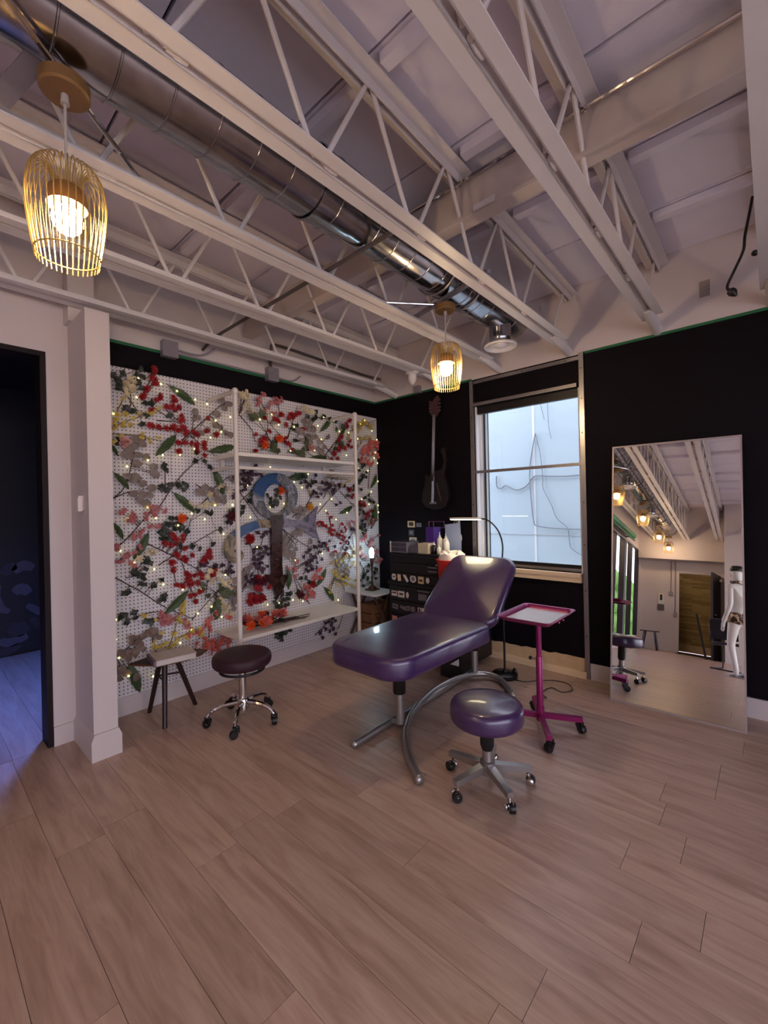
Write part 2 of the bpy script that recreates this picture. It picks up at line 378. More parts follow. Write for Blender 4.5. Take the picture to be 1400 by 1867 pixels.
# ------------------------------------------------------------------ measured outlines (metres, wall coordinates)
SPRAYS=[
('red',[[(1.176,2.29),(1.309,2.205),(1.511,2.11)],[(1.359,2.23),(1.468,2.131)],[(1.291,2.139),(1.408,2.146)]],[(1.258,2.448),(1.277,2.409),(1.303,2.303),(1.343,2.258),(1.209,2.354),(1.427,2.241),(1.46,2.197),(1.403,2.329),(1.42,2.301),(1.468,2.149),(1.286,2.279),(1.273,2.438)]),
('red',[[(1.274,2.081),(1.475,2.079),(1.637,1.978),(1.741,1.902)]],[(1.29,2.083),(1.339,2.089),(1.432,2.078),(1.497,2.068),(1.564,2.053),(1.628,1.986),(1.491,1.978),(1.43,1.981),(1.576,1.981),(1.666,2.198),(1.649,2.099),(1.637,1.964)]),
('euc',[[(1.474,2.008),(1.622,2.16),(1.801,2.336)],[(1.556,2.097),(1.568,2.226)]],[(1.797,2.369),(1.821,2.31),(1.754,2.253),(1.569,2.24),(1.567,2.189),(1.737,2.156),(1.796,2.145),(1.678,2.112),(1.611,2.076),(1.856,2.084)]),
('euc',[[(0.972,1.538),(1.066,1.651),(1.147,1.983)],[(0.979,1.546),(1.073,1.594)]],[(1.132,1.982),(1.169,1.944),(1.056,1.861),(1.092,1.855),(1.145,1.867),(1.136,1.801),(1.104,1.676),(1.179,1.662),(1.109,1.587),(1.17,1.579),(1.212,1.571),(1.259,1.728),(1.251,1.748),(1.141,1.694)]),
('euc',[[(1.574,1.663),(1.686,1.619),(1.858,1.737)]],[(1.586,1.6),(1.634,1.637),(1.686,1.619),(1.724,1.592),(1.858,1.718),(1.714,1.573),(1.803,1.564),(1.909,1.691)]),
('yellow',[[(0.967,2.004),(1.148,2.008),(1.312,1.987)],[(0.967,2.02),(1.046,2.086),(1.301,2.213)],[(1.026,2.179),(1.079,2.293)]],[(1.018,2.106),(1.055,2.151),(1.097,2.084),(1.003,2.064),(1.151,2.165),(1.213,2.174),(1.26,2.198),(1.224,1.983),(1.272,2.004),(1.17,1.994),(1.049,2.247),(0.996,2.079),(1.113,2.127),(1.285,2.219),(1.037,1.996)]),
('cream',[[(1.045,2.392),(1.109,2.307),(1.099,2.158)]],[(1.08,2.35),(1.096,2.402),(1.066,2.372),(1.102,2.322),(1.125,2.342),(1.079,2.301)]),
('dark',[[(1.009,2.393),(1.101,2.264),(1.152,2.199)]],[(1.057,2.439),(1.016,2.39),(1.026,2.348),(1.152,2.393),(1.178,2.361),(1.07,2.198),(1.121,2.182),(1.176,2.094),(1.149,2.454),(1.187,2.446)]),
('dark',[[(1.294,1.485),(1.415,1.677),(1.559,1.826),(1.683,1.917)],[(1.337,1.588),(1.336,1.761)]],[(1.329,1.804),(1.328,1.761),(1.427,1.651),(1.297,1.618),(1.346,1.614),(1.465,1.616),(1.56,1.849),(1.634,1.849),(1.242,2.259),(1.375,2.185)]),
('rosepink',[[(1.022,1.938),(1.087,1.969)]],[(1.058,1.95)]),
('red',[[(2.549,2.015),(2.395,2.13),(2.239,2.28)],[(2.235,2.134),(2.25,2.23),(2.229,2.351)],[(2.472,2.117),(2.587,2.45)]],[(2.492,2.358),(2.599,2.374),(2.324,2.281),(2.348,2.263),(2.388,2.322),(2.192,2.279),(2.436,2.242),(2.636,2.234),(2.187,2.098),(2.14,2.073),(2.103,1.973),(2.445,2.082),(2.414,2.116),(2.248,2.156)]),
('roseorange',[[(2.356,2.084),(2.317,2.017)]],[(2.35,2.099),(2.197,2.037)]),
('olive',[[(2.236,2.155),(2.305,2.026),(2.341,1.987)]],[(2.111,2.278),(2.305,2.026),(2.269,2.033),(2.329,1.997),(2.133,2.266),(2.076,2.258)]),
('olive',[[(2.469,1.997),(2.644,2.022),(2.799,1.966)]],[(2.575,1.995),(2.644,2.022),(2.687,2.06),(2.535,2.003),(2.859,1.97),(2.629,1.977)]),
('red',[[(2.919,1.981),(3.217,2.303),(3.288,2.411)]],[(3.217,2.328),(3.131,2.208),(3.112,2.109),(3.263,2.172),(3.078,2.046),(3.014,2.029),(3.075,1.968),(2.996,1.968),(3.287,2.399),(3.245,2.121),(3.201,2.35)]),
('euc',[[(2.983,2.05),(2.835,2.177),(2.709,2.322)],[(2.459,2.115),(2.529,2.276)]],[(2.709,2.322),(2.718,2.165),(2.776,2.165),(2.633,2.122),(2.622,2.199),(2.832,2.061),(2.922,2.08),(2.722,2.29),(2.652,2.314),(2.75,2.259),(2.86,2.029),(2.567,2.215),(2.956,2.19)]),
('dark',[[(2.84,2.374),(2.721,2.255),(2.636,2.223)]],[(2.813,2.428),(2.796,2.368),(2.555,2.257),(2.524,2.106),(2.901,2.394),(3.071,2.37),(2.696,2.365)]),
('pink',[[(2.377,2.406),(2.388,2.322)],[(2.206,2.4),(2.252,2.303)]],[(2.354,2.46),(2.149,2.431),(2.254,2.386),(2.316,2.449),(2.379,2.481),(2.278,2.411),(2.137,2.409)]),
('rosepink',[[(2.745,2.076),(2.801,2.012)]],[(2.73,2.052)]),
('cream',[[(1.967,2.282),(2.085,2.158),(2.117,2.06)]],[(2.013,2.408),(1.981,2.423),(1.937,2.376),(2.034,2.372),(2.711,2.424),(2.642,2.447),(2.754,2.419),(2.055,2.325)]),
('plum',[[(2.813,1.392),(3.0,1.565),(3.233,1.726)],[(2.73,1.553),(2.613,1.386)]],[(2.956,1.671),(2.848,1.599),(3.035,1.684),(2.676,1.665),(2.717,1.587),(3.1,1.698),(2.803,1.564),(2.925,1.658),(3.002,1.636),(2.691,1.699),(2.911,1.705),(2.732,1.621),(3.23,1.651),(3.045,1.481),(3.164,1.675)]),
('plum',[[(2.018,1.692),(2.087,1.785)],[(1.961,1.602),(2.133,1.359)]],[(2.008,1.761),(1.972,1.622),(1.9,1.718),(2.031,1.772),(1.918,1.592),(1.976,1.79),(1.885,1.553),(1.954,1.759)]),
('yellow',[[(2.913,1.764),(3.234,1.756)],[(3.345,2.03),(3.456,2.166)],[(3.355,2.357),(3.7,2.455)]],[(3.038,1.768),(3.167,1.76),(3.391,2.375),(3.458,2.217),(2.975,1.772),(3.102,1.782),(3.445,2.381),(3.532,2.25),(3.587,2.23),(3.351,2.231),(3.501,2.427),(3.233,1.738)]),
('coral',[[(3.362,2.019),(3.521,1.914),(3.7,2.164)],[(3.569,1.657),(3.598,1.97)]],[(3.7,2.191),(3.523,1.966),(3.487,2.002),(3.7,2.031),(3.68,2.147),(3.566,2.163),(3.526,2.069),(3.7,2.099),(3.578,1.943),(3.485,1.951),(3.643,2.21)]),
('roseorange',[[(2.356,1.595),(2.305,1.542)]],[(2.363,1.622)]),
('dark',[[(2.356,1.595),(2.305,1.542),(2.254,1.469)]],[(2.244,1.542),(2.306,1.574),(2.355,1.553),(2.267,1.48),(2.316,1.511),(2.231,1.511)]),
('roseyellow',[[(2.684,1.44),(2.585,1.365)]],[(2.699,1.468)]),
('euc',[[(2.504,1.367),(2.671,1.463),(2.729,1.519)]],[(2.546,1.421),(2.613,1.397),(2.558,1.366),(2.642,1.441),(2.506,1.433)]),
('berry',[[(2.84,1.321),(2.959,1.234),(3.149,1.151)],[(2.978,1.363),(2.991,1.244)]],[(2.978,1.352),(2.854,1.292),(2.959,1.222),(2.991,1.268),(3.119,1.274),(2.943,1.2),(2.825,1.311),(2.899,1.261),(3.109,1.202),(3.052,1.169)]),
('dark',[[(3.13,1.626),(3.277,1.503)],[(3.42,2.162),(3.363,2.031)],[(3.566,1.579),(3.7,1.487)]],[(3.36,1.93),(3.375,1.856),(3.473,1.553),(3.546,1.527),(3.62,1.501),(3.397,1.426),(3.45,1.387),(3.54,1.346),(3.36,1.364)]),
('pink',[[(0.968,1.168),(1.081,1.279),(1.197,1.413),(1.229,1.463)],[(0.966,1.097),(1.13,1.152)]],[(1.245,1.437),(1.091,1.392),(1.141,1.287),(0.993,1.205),(1.266,1.326),(1.071,1.142),(0.991,1.11),(1.108,1.15),(1.084,1.417),(1.156,1.299),(1.118,1.284),(1.02,1.115),(1.056,1.127),(1.197,1.438),(1.31,1.461),(1.277,1.462),(0.986,1.213),(1.091,1.433)]),
('roseorange',[[(1.416,1.344),(1.372,1.294)]],[(1.439,1.392)]),
('dark',[[(1.443,1.379),(1.356,1.33),(1.321,1.237)]],[(1.366,1.395),(1.34,1.357),(1.307,1.332),(1.339,1.296),(1.306,1.277),(1.338,1.245),(1.45,1.325),(1.398,1.315),(1.373,1.346),(1.355,1.278)]),
('red',[[(1.201,1.216),(1.419,1.081),(1.632,0.939)],[(1.453,1.042),(1.502,0.866)],[(1.376,1.068),(1.398,0.899)]],[(1.304,1.217),(1.337,1.214),(1.405,1.227),(1.457,1.227),(1.462,1.085),(1.516,1.089),(1.64,1.085),(1.359,1.052),(1.366,1.008),(1.351,1.071),(1.473,0.977),(1.485,0.922),(1.511,0.865),(1.585,0.931),(1.566,0.884),(1.406,0.876),(1.536,0.78),(1.535,0.744),(1.616,1.069),(1.67,0.938),(1.371,1.207),(1.655,1.093),(1.594,0.907),(1.494,0.894)]),
('dark',[[(1.276,1.045),(1.402,1.117),(1.736,1.283),(1.848,1.296)],[(1.368,1.095),(1.474,1.226),(1.522,1.367)]],[(1.421,1.177),(1.522,1.169),(1.581,1.146),(1.756,1.286),(1.695,1.173),(1.484,1.288),(1.569,1.455),(1.643,1.44)]),
('cream',[[(1.649,0.863),(1.627,0.719)]],[(1.231,1.143),(1.674,0.905),(1.641,0.919),(1.699,0.921),(1.669,0.878),(1.207,1.161)]),
('cream',[[(1.522,0.584),(1.588,0.653),(1.724,0.767)]],[(1.763,0.704),(1.802,0.65),(1.806,0.83),(1.743,0.698),(1.791,0.623),(1.827,0.856),(1.836,0.797)]),
('dark',[[(0.989,0.991),(1.147,0.87),(1.318,0.722),(1.523,0.593)],[(1.053,0.982),(1.097,0.984)]],[(1.175,1.098),(1.181,1.031),(1.112,1.006),(1.15,0.985),(1.106,1.04),(1.168,0.92),(1.226,0.907),(1.271,0.79),(1.304,0.793),(1.036,0.876),(1.09,1.021),(1.191,1.105)]),
('dark',[[(1.069,0.68),(1.198,0.703),(1.293,0.692)]],[(1.096,0.731),(1.102,0.689),(1.177,0.649),(1.005,0.717)]),
('olive',[[(1.724,0.767),(1.795,0.784)]],[(1.601,0.815),(1.784,0.776),(1.765,0.808),(1.703,0.668),(1.706,0.593),(1.825,0.76),(1.611,0.85),(1.731,0.634),(1.774,0.75)]),
('yellow',[[(1.328,0.384),(1.372,0.511),(1.418,0.633)],[(1.247,0.397),(1.218,0.556)],[(1.388,0.455),(1.521,0.504)]],[(1.477,0.558),(1.44,0.478),(1.512,0.506),(1.575,0.473),(1.388,0.455),(1.272,0.433),(1.24,0.45),(1.328,0.401),(1.419,0.694),(1.436,0.699),(1.4,0.601),(1.373,0.52),(1.458,0.465),(1.337,0.425),(1.212,0.641),(1.225,0.479),(1.41,0.652)]),
('pink',[[(1.26,0.648),(1.375,0.624),(1.477,0.54)]],[(1.324,0.609),(1.3,0.631),(1.358,0.636),(1.46,0.562),(1.284,0.643),(1.35,0.621),(1.477,0.549),(1.392,0.638)]),
('dusty',[[(0.978,0.437),(1.11,0.516),(1.227,0.588)],[(1.224,0.47),(1.219,0.573)]],[(1.227,0.571),(1.148,0.547),(1.179,0.557),(1.11,0.516),(1.08,0.515),(1.042,0.436),(1.071,0.444),(1.007,0.461),(1.093,0.43),(1.019,0.338),(1.047,0.305),(1.226,0.546),(1.125,0.528),(1.049,0.41),(1.004,0.35)]),
('coral',[[(1.583,0.435),(1.648,0.382),(1.714,0.31)],[(1.658,0.408),(1.652,0.566)],[(1.495,0.537),(1.602,0.421)]],[(1.592,0.424),(1.677,0.385),(1.619,0.353),(1.715,0.338),(1.685,0.327),(1.65,0.484),(1.652,0.566),(1.809,0.543),(1.557,0.496),(1.795,0.384),(1.657,0.362),(1.6,0.367),(1.714,0.301),(1.776,0.417),(1.825,0.358),(1.642,0.532),(1.529,0.475),(1.847,0.381),(1.816,0.408)]),
('plum',[[(1.578,1.037),(1.729,0.954),(1.848,0.891),(1.857,0.832)]],[(1.597,1.03),(1.701,1.004),(1.719,0.965),(1.839,0.95),(1.86,0.924),(1.615,1.014),(1.691,0.987),(1.84,0.979),(1.808,0.935)]),
('euc',[[(1.858,0.851),(1.864,0.696)]],[(1.879,0.848),(1.875,0.713),(1.856,0.794),(1.887,0.77),(1.864,0.677)]),
('plum',[[(1.799,1.394),(1.871,1.42)]],[(1.85,1.406),(1.892,1.42),(1.829,1.393)]),
('rosered',[[(2.041,1.156),(2.073,1.07)]],[(2.032,1.193)]),
('rosered',[[(2.662,0.667),(2.604,0.63)]],[(2.7,0.696)]),
('rosered',[[(2.039,0.618),(2.075,0.664)]],[(2.063,0.66),(2.128,0.654)]),
('roseplum',[[(2.574,0.566),(2.497,0.805)],[(2.602,0.584),(2.687,0.5)]],[(2.554,0.61)]),
('roseplum',[[(2.138,0.832),(2.105,0.92)]],[(2.126,0.802),(2.091,0.818),(2.162,0.808)]),
('roseplum',[[(1.879,1.409),(1.945,1.417)]],[(1.858,1.4)]),
('plum',[[(2.074,1.101),(2.193,1.059),(2.13,0.96)],[(2.158,1.126),(2.185,1.241)]],[(2.168,1.061),(2.133,1.107),(2.074,1.08),(2.206,1.09),(2.12,1.045),(2.06,1.009),(2.172,1.22),(2.197,1.24),(2.148,1.2),(2.098,1.11),(2.217,1.046),(2.13,0.97),(2.059,0.968)]),
('berry',[[(2.984,1.193),(3.215,1.052),(3.444,0.863)],[(2.972,1.353),(2.984,1.205)],[(2.83,1.31),(2.952,1.219)]],[(2.972,1.353),(2.845,1.297),(2.968,1.219),(2.898,1.271),(2.986,1.267),(3.118,1.273),(3.115,1.148),(3.148,1.133),(3.019,0.994),(3.178,0.992),(2.885,1.079),(3.081,1.163),(3.13,1.109),(2.86,1.297),(2.983,1.169),(3.151,1.234)]),
('plum',[[(2.554,0.866),(2.699,0.941),(2.883,1.018)]],[(2.787,0.897),(2.683,0.897),(2.834,0.927),(2.711,0.847),(2.885,1.091),(2.747,1.066),(2.643,1.017),(2.715,0.975),(2.756,0.853),(2.668,0.887),(2.838,1.058),(2.949,1.11),(2.808,1.073),(2.613,0.974)]),
('euc',[[(2.375,1.273),(2.561,1.138),(2.731,1.044)],[(2.526,0.88),(2.699,0.941)]],[(2.577,1.206),(2.412,1.172),(2.45,1.102),(2.395,1.04),(2.421,0.993),(2.501,0.962),(2.373,1.185),(2.522,1.221),(2.702,1.058),(2.344,1.089),(2.397,1.084),(2.435,1.036)]),
('euc',[[(1.978,0.936),(1.986,0.771),(1.884,0.707)]],[(2.001,0.923),(1.976,0.854),(1.986,0.792),(2.066,0.759),(1.896,0.725),(1.955,0.898),(2.024,0.951),(2.032,0.785),(1.862,0.69),(1.964,0.815),(1.854,0.791)]),
('euc',[[(3.038,0.807),(3.14,0.857),(3.177,0.967)],[(2.966,0.583),(3.054,0.805)]],[(3.075,0.951),(3.14,0.857),(3.058,0.928),(3.173,0.816),(3.124,0.897),(3.072,0.84),(3.035,0.733),(3.17,0.715)]),
('pink',[[(2.687,0.5),(2.617,0.616),(2.497,0.828)]],[(2.498,0.872),(2.689,0.593),(2.66,0.574),(2.472,0.887),(2.512,0.86),(2.72,0.623),(2.632,0.614)]),
('pink',[[(3.524,1.014),(3.469,1.085)],[(3.319,1.005),(3.443,0.85)]],[(3.257,1.292),(3.469,1.085),(3.391,0.947),(3.463,0.874),(3.7,0.834),(3.239,1.268),(3.675,0.811),(3.355,0.976),(3.426,0.904),(3.551,1.253),(3.591,1.279),(3.677,0.879),(3.7,1.121)]),
('dark',[[(2.532,1.107),(2.375,1.262)],[(2.345,0.606),(2.387,0.709)],[(2.292,0.55),(2.437,0.612)]],[(2.358,0.604),(2.382,0.544),(2.331,0.576),(2.292,0.55),(2.438,0.646),(2.397,0.597),(2.346,0.65),(2.565,0.773),(2.28,0.585)]),
('yellow',[[(2.966,0.583),(3.053,0.78)]],[(3.135,0.694),(3.17,0.727),(3.236,0.617),(3.116,0.647),(3.084,0.701),(3.201,0.609),(3.271,0.586)]),
('dark',[[(3.4,1.247),(3.453,1.165)],[(3.165,0.551),(3.133,0.619)],[(3.459,0.755),(3.537,0.799)]],[(3.419,1.259),(3.381,1.222),(3.435,1.193),(3.474,1.23),(3.416,1.155),(3.477,0.727),(3.517,0.788),(3.35,0.821),(3.439,0.705),(3.493,0.645),(3.632,0.734),(3.629,0.626),(3.362,0.637)]),
('dark',[[(2.429,0.302),(2.349,0.265)]],[(2.376,0.292),(2.429,0.302),(2.322,0.239),(2.297,0.267),(2.35,0.309)]),
('plum',[[(2.752,0.17),(2.861,0.24),(2.958,0.304)],[(3.068,0.169),(3.123,0.295)]],[(2.86,0.216),(2.94,0.235),(2.813,0.203),(3.005,0.27),(2.909,0.278),(2.782,0.186),(2.971,0.191),(2.862,0.276),(2.922,0.178),(2.958,0.304)]),
]
LONG_LEAVES=[((1.388,2.418),(1.561,2.316)),((1.422,2.038),(1.282,1.886)),((1.693,1.936),(1.895,1.991)),((1.719,1.798),(1.804,1.592)),((0.996,1.729),(1.077,1.627)),((1.404,1.589),(1.542,1.456)),((0.969,1.933),(1.013,1.858)),((2.881,2.24),(3.0,2.372)),((2.741,1.957),(2.919,1.969)),((2.462,1.737),(2.687,1.789)),((3.123,1.389),(3.293,1.453)),((3.607,1.67),(3.688,1.817)),((3.595,1.292),(3.677,1.46)),((0.979,1.381),(1.033,1.27)),((1.21,1.291),(1.119,1.12)),((1.487,0.815),(1.33,0.685)),((1.063,0.365),(1.122,0.164)),((2.431,0.892),(2.446,0.7)),((2.909,0.822),(2.789,0.671)),((2.88,0.633),(2.995,0.487)),((3.685,1.439),(3.589,1.225))]
FAIRY=[(1.156,2.423),(1.313,2.412),(1.43,2.382),(1.142,2.284),(0.99,2.142),(1.117,2.132),(1.668,2.319),(1.87,2.241),(1.738,2.194),(1.785,2.105),(1.571,2.34),(1.691,2.048),(1.314,1.876),(1.441,1.889),(1.209,1.83),(1.069,1.777),(1.557,1.943),(1.873,1.491),(1.717,1.493),(1.202,1.483),(2.282,2.323),(2.156,2.259),(2.354,2.237),(2.528,2.238),(2.901,2.382),(2.823,2.285),(3.039,2.366),(2.864,2.151),(2.772,2.033),(2.482,2.004),(3.116,2.261),(3.249,2.264),(3.208,2.014),(3.501,2.434),(3.436,2.38),(3.618,2.325),(3.386,2.21),(3.7,2.231),(3.668,2.08),(3.646,2.013),(3.7,1.959),(3.384,1.875),(3.538,1.863),(2.687,1.789),(2.514,1.706),(2.607,1.653),(2.252,1.834),(2.017,1.662),(2.739,1.615),(2.242,1.47),(2.391,1.499),(2.038,1.383),(2.984,1.541),(2.83,1.489),(2.903,1.424),(3.197,1.393),(3.427,1.54),(3.586,1.625),(3.544,1.482),(3.696,1.467),(3.7,1.386),(3.7,1.745),(3.04,1.326),(3.416,1.172),(1.069,1.405),(1.256,1.403),(1.523,1.429),(1.628,1.381),(1.416,1.34),(1.014,1.179),(1.103,1.085),(1.236,1.024),(1.298,0.901),(1.44,0.84),(1.583,0.822),(1.669,0.665),(1.555,0.632),(1.754,0.564),(1.793,0.908),(1.786,1.251),(0.976,0.703),(0.973,0.565),(0.992,0.433),(1.05,0.288),(1.212,0.235),(1.503,0.512),(1.413,0.432),(1.871,1.494),(2.098,1.115),(2.508,0.956),(2.843,0.986),(2.193,0.585),(2.318,0.578),(2.47,0.579),(2.587,0.547),(3.044,0.478)]
RING_OUT=[(2.539,1.569),(2.535,1.534),(2.524,1.499),(2.508,1.467),(2.485,1.438),(2.458,1.412),(2.427,1.39),(2.393,1.373),(2.356,1.362),(2.318,1.355),(2.28,1.354),(2.243,1.358),(2.207,1.367),(2.174,1.381),(2.143,1.399),(2.117,1.421),(2.094,1.446),(2.077,1.474),(2.064,1.504),(2.057,1.535),(2.055,1.567),(2.058,1.599),(2.067,1.631),(2.081,1.661),(2.1,1.689),(2.124,1.714),(2.152,1.736),(2.183,1.755),(2.217,1.769),(2.254,1.778),(2.292,1.782),(2.33,1.781),(2.367,1.775),(2.403,1.763),(2.437,1.746),(2.467,1.725),(2.492,1.699),(2.513,1.67),(2.528,1.638),(2.537,1.604)]
RING_IN=[(2.43,1.547),(2.427,1.525),(2.422,1.504),(2.413,1.484),(2.401,1.465),(2.387,1.449),(2.37,1.435),(2.352,1.424),(2.333,1.417),(2.312,1.412),(2.292,1.411),(2.271,1.413),(2.252,1.419),(2.233,1.427),(2.217,1.439),(2.202,1.452),(2.189,1.469),(2.179,1.487),(2.172,1.506),(2.168,1.526),(2.167,1.547),(2.169,1.568),(2.174,1.588),(2.182,1.607),(2.193,1.625),(2.207,1.642),(2.222,1.656),(2.239,1.667),(2.258,1.675),(2.278,1.681),(2.299,1.683),(2.319,1.682),(2.339,1.677),(2.359,1.67),(2.376,1.659),(2.392,1.645),(2.406,1.628),(2.416,1.61),(2.424,1.59),(2.428,1.569)]
SHAFT=[(2.238,1.399),(2.365,1.395),(2.373,1.329),(2.355,1.264),(2.342,0.937),(2.35,0.837),(2.415,0.829),(2.36,0.727),(2.287,0.624),(2.233,0.746),(2.169,0.861),(2.236,0.853),(2.236,0.949),(2.238,1.27),(2.224,1.335)]
FLARE=[(2.37,1.367),(2.496,1.341),(2.601,1.337),(2.696,1.397),(2.79,1.472),(2.758,1.384),(2.749,1.29),(2.765,1.207),(2.8,1.131),(2.704,1.175),(2.605,1.239),(2.495,1.273),(2.361,1.277)]
HORN=[(2.242,1.315,0.035),(2.15,1.322,0.036),(2.055,1.306,0.037),(1.964,1.272,0.039),(1.897,1.238,0.04),(1.85,1.191,0.042),(1.828,1.134,0.041),(1.831,1.074,0.038),(1.868,1.023,0.023),(1.913,1.02,0.017),(1.943,1.048,0.013),(1.935,1.084,0.011),(1.904,1.105,0.01),(1.885,1.093,0.009)]
WIRES=[[(-3.086,1.872),(-3.081,1.707),(-3.002,1.687),(-2.939,1.724),(-2.786,1.653),(-2.661,1.679),(-2.578,1.746),(-2.496,1.834),(-2.302,1.822),(-2.08,1.808),(-1.896,1.81)],[(-2.474,2.436),(-2.509,2.285),(-2.564,1.979),(-2.57,1.745),(-2.546,1.354),(-2.526,1.198),(-2.496,1.137),(-2.318,1.108),(-2.095,1.097),(-1.883,1.094)],[(-2.474,2.436),(-2.41,2.121),(-2.386,1.812),(-2.382,1.659),(-2.273,1.427),(-2.202,1.238),(-2.066,1.113),(-2.041,0.944),(-2.015,0.834),(-1.89,0.753)],[(-2.394,2.847),(-2.345,2.61)],[(-2.294,2.83),(-2.286,2.525),(-2.253,2.332)]]
GUITAR_BODY=[(-2.634,1.812),(-2.565,1.807),(-2.504,1.816),(-2.475,1.89),(-2.49,1.964),(-2.515,2.011),(-2.488,2.04),(-2.456,2.014),(-2.443,1.914),(-2.451,1.826),(-2.473,1.765),(-2.459,1.701),(-2.432,1.628),(-2.424,1.539),(-2.455,1.45),(-2.526,1.411),(-2.614,1.407),(-2.715,1.437),(-2.762,1.493),(-2.755,1.578),(-2.723,1.66),(-2.713,1.734),(-2.717,1.772),(-2.689,1.779),(-2.667,1.741),(-2.655,1.767)]
GUITAR_HEAD=[(-2.599,2.367),(-2.637,2.419),(-2.64,2.53),(-2.595,2.522),(-2.561,2.561),(-2.533,2.576),(-2.512,2.534),(-2.53,2.483),(-2.516,2.408),(-2.55,2.36)]
GUITAR_NECK=[(-2.574,2.382),(-2.617,1.701)]

# ================================================================== SETTING
XW, YW = -3.478, 3.745          # faces of the pegboard wall and of the window wall
ZB = 2.67                       # black paint line
def zt(y): return 3.24 - .03 * y  # underside of the joists' top chord (the roof falls towards the window wall)
ROOF = 3.75
M_FLOOR = floor_mat()

fl = MB().box(-5.95, 2.7, -7.4, 3.9, -.10, -.012).build('floor', mat('floor_base', (58, 44, 38), .8)); struct(fl, 'pale wood plank floor')
pm = MB().box(0, 1, 0, 1, -.011, 0).mesh('floor_plank', M_FLOOR)
PWID = .183
rnd = random.Random(3)
y = -6.0; row = 0
while y < YW:
    x0 = -3.47 if y > .86 else (-3.36 if y > -1.4 else -2.27)
    x = x0; first = True
    Ls = rnd.uniform(.3, 1.15)
    while x < 2.6:
        L = Ls if first else 1.22; first = False
        x2 = min(x + L, 2.6); w = min(PWID, YW - y)
        if x2 - x > .03: inst('floor_plank', pm, fl, (x, y, 0), (0, 0, 0), (x2 - x - .0016, w - .0016, 1))
        x += L
    y += PWID; row += 1
for k in range(14):   # side room floor, same planks
    inst('floor_plank', pm, fl, (-5.95, -1.42 + k * PWID, 0), (0, 0, 0), (2.585 if -1.42 + k * PWID > .86 else 2.585, PWID - .0016, 1)) if -1.42 + (k + 1) * PWID < .8 else inst('floor_plank', pm, fl, (-5.95, -1.42 + k * PWID, 0), (0, 0, 0), (2.37, PWID - .0016, 1))

# pegboard wall: black below the tape line, white above
b = MB(); b.box(XW - .1, XW, .72, YW + .14, 0, ZB); b.m = 1; b.box(XW - .1, XW, .72, YW + .14, ZB, ROOF)
wl = struct(b.build('wall_left', [BLACKW, WHITE]), 'black painted wall with a white top band')
MB().box(XW, XW + .002, .86, YW, ZB - .006, ZB + .016).build('painters_tape', GREEN, wl)
b = MB().prism([(.715, 0), (.715, .13), (YW, .13), (YW, 0)], 'X', XW, XW + .016)
struct(b.build('baseboard_left', WHITE), 'white baseboard under the pegboard')

# window wall with its opening
WX0, WX1, WZ0, WZ1 = -2.15, -1.175, .86, 2.40
b = MB()
for x0, x1, z0, z1, m in ((XW - .1, WX0, 0, ZB, 0), (WX1, 2.7, 0, ZB, 0), (WX0, WX1, 0, WZ0, 0), (WX0, WX1, WZ1, ZB, 0), (XW - .1, 2.7, ZB, ROOF, 1)):
    b.m = m; b.box(x0, x1, YW, YW + .15, z0, z1)
wb = struct(b.build('wall_back', [BLACKW, WHITE]), 'black window wall with a white top band')
MB().box(XW, WX0 - .03, YW - .002, YW, ZB - .006, ZB + .014).build('painters_tape', GREEN, wb)
MB().box(WX1 + .04, 2.6, YW - .002, YW, ZB - .006, ZB + .014).build('painters_tape', GREEN, wb)
MB().box(-.36, -.30, YW - .004, YW, 2.86, 2.97).build('patch_plate', mat('grey_patch', (150, 138, 132), .6), wb)
b = MB().box(-1.13, 2.6, YW - .016, YW, 0, .13); struct(b.build('baseboard_back', WHITE), 'white baseboard right of the window')
b = MB().box(XW, -2.2, YW - .016, YW, 0, .13); struct(b.build('baseboard_back_corner', WHITE), 'white baseboard left of the window')
# unfinished strip under the window: torn plaster above a wooden baseboard
pts = [(-2.19, 0), (-1.16, 0)]; r2 = random.Random(5)
top = [(-1.16 - i * .0515, .155 + r2.uniform(-.008, .008)) for i in range(21)]
b = MB().prism(pts + top, 'Y', YW - .006, YW)
tp = struct(b.build('trim_1', mat('bare_plaster', (206, 172, 132), .8, noise=(22, .18), bump=(40, .5))), 'bare chipped strip under the window')
MB().box(-2.19, -1.16, YW - .022, YW - .006, 0, .055).build('wood_strip', CREAM, tp)
MB().box(-2.19, -1.16, YW - .030, YW - .022, 0, .022).build('shoe_moulding', CREAM, tp)

# window: frame, rails, glass, blind, sill
w1 = thing('window_1', 'tall window with bare aluminium frame and wooden sill', 'window', (-1.66, YW, 0)); del w1['category']; struct(w1)
def wp(name, m, *boxes):
    b = MB()
    for q in boxes: b.box(*q)
    o = b.build(name, m, w1); o.location = -w1.location; return o
UPVC = mat('white_window_frame', (226, 228, 230), .4)
wp('reveal', UPVC, (WX0, WX0 + .012, YW, YW + .15, WZ0, WZ1))
wp('reveal', UPVC, (WX1 - .012, WX1, YW, YW + .15, WZ0, WZ1))
for k, (a, c, m) in enumerate(((.012, .034, UPVC), (.046, .050, BLACKP), (.054, .062, UPVC), (.068, .072, BLACKP))):
    wp('frame_track', m, (WX0 + a, WX0 + c, YW + .06 + k * .018, YW + .10 + k * .01, WZ0, WZ1))
wp('pane', M_GLASS, (WX0 + .012, WX1 - .012, YW + .115, YW + .119, WZ0, WZ1))
wp('head_blind', BLACKP, (WX0 + .012, WX1 - .012, YW + .02, YW + .06, WZ1 - .07, WZ1))
wp('bottom_rail', ALU, (WX0 + .012, WX1 - .012, YW + .05, YW + .13, WZ0, WZ0 + .045))
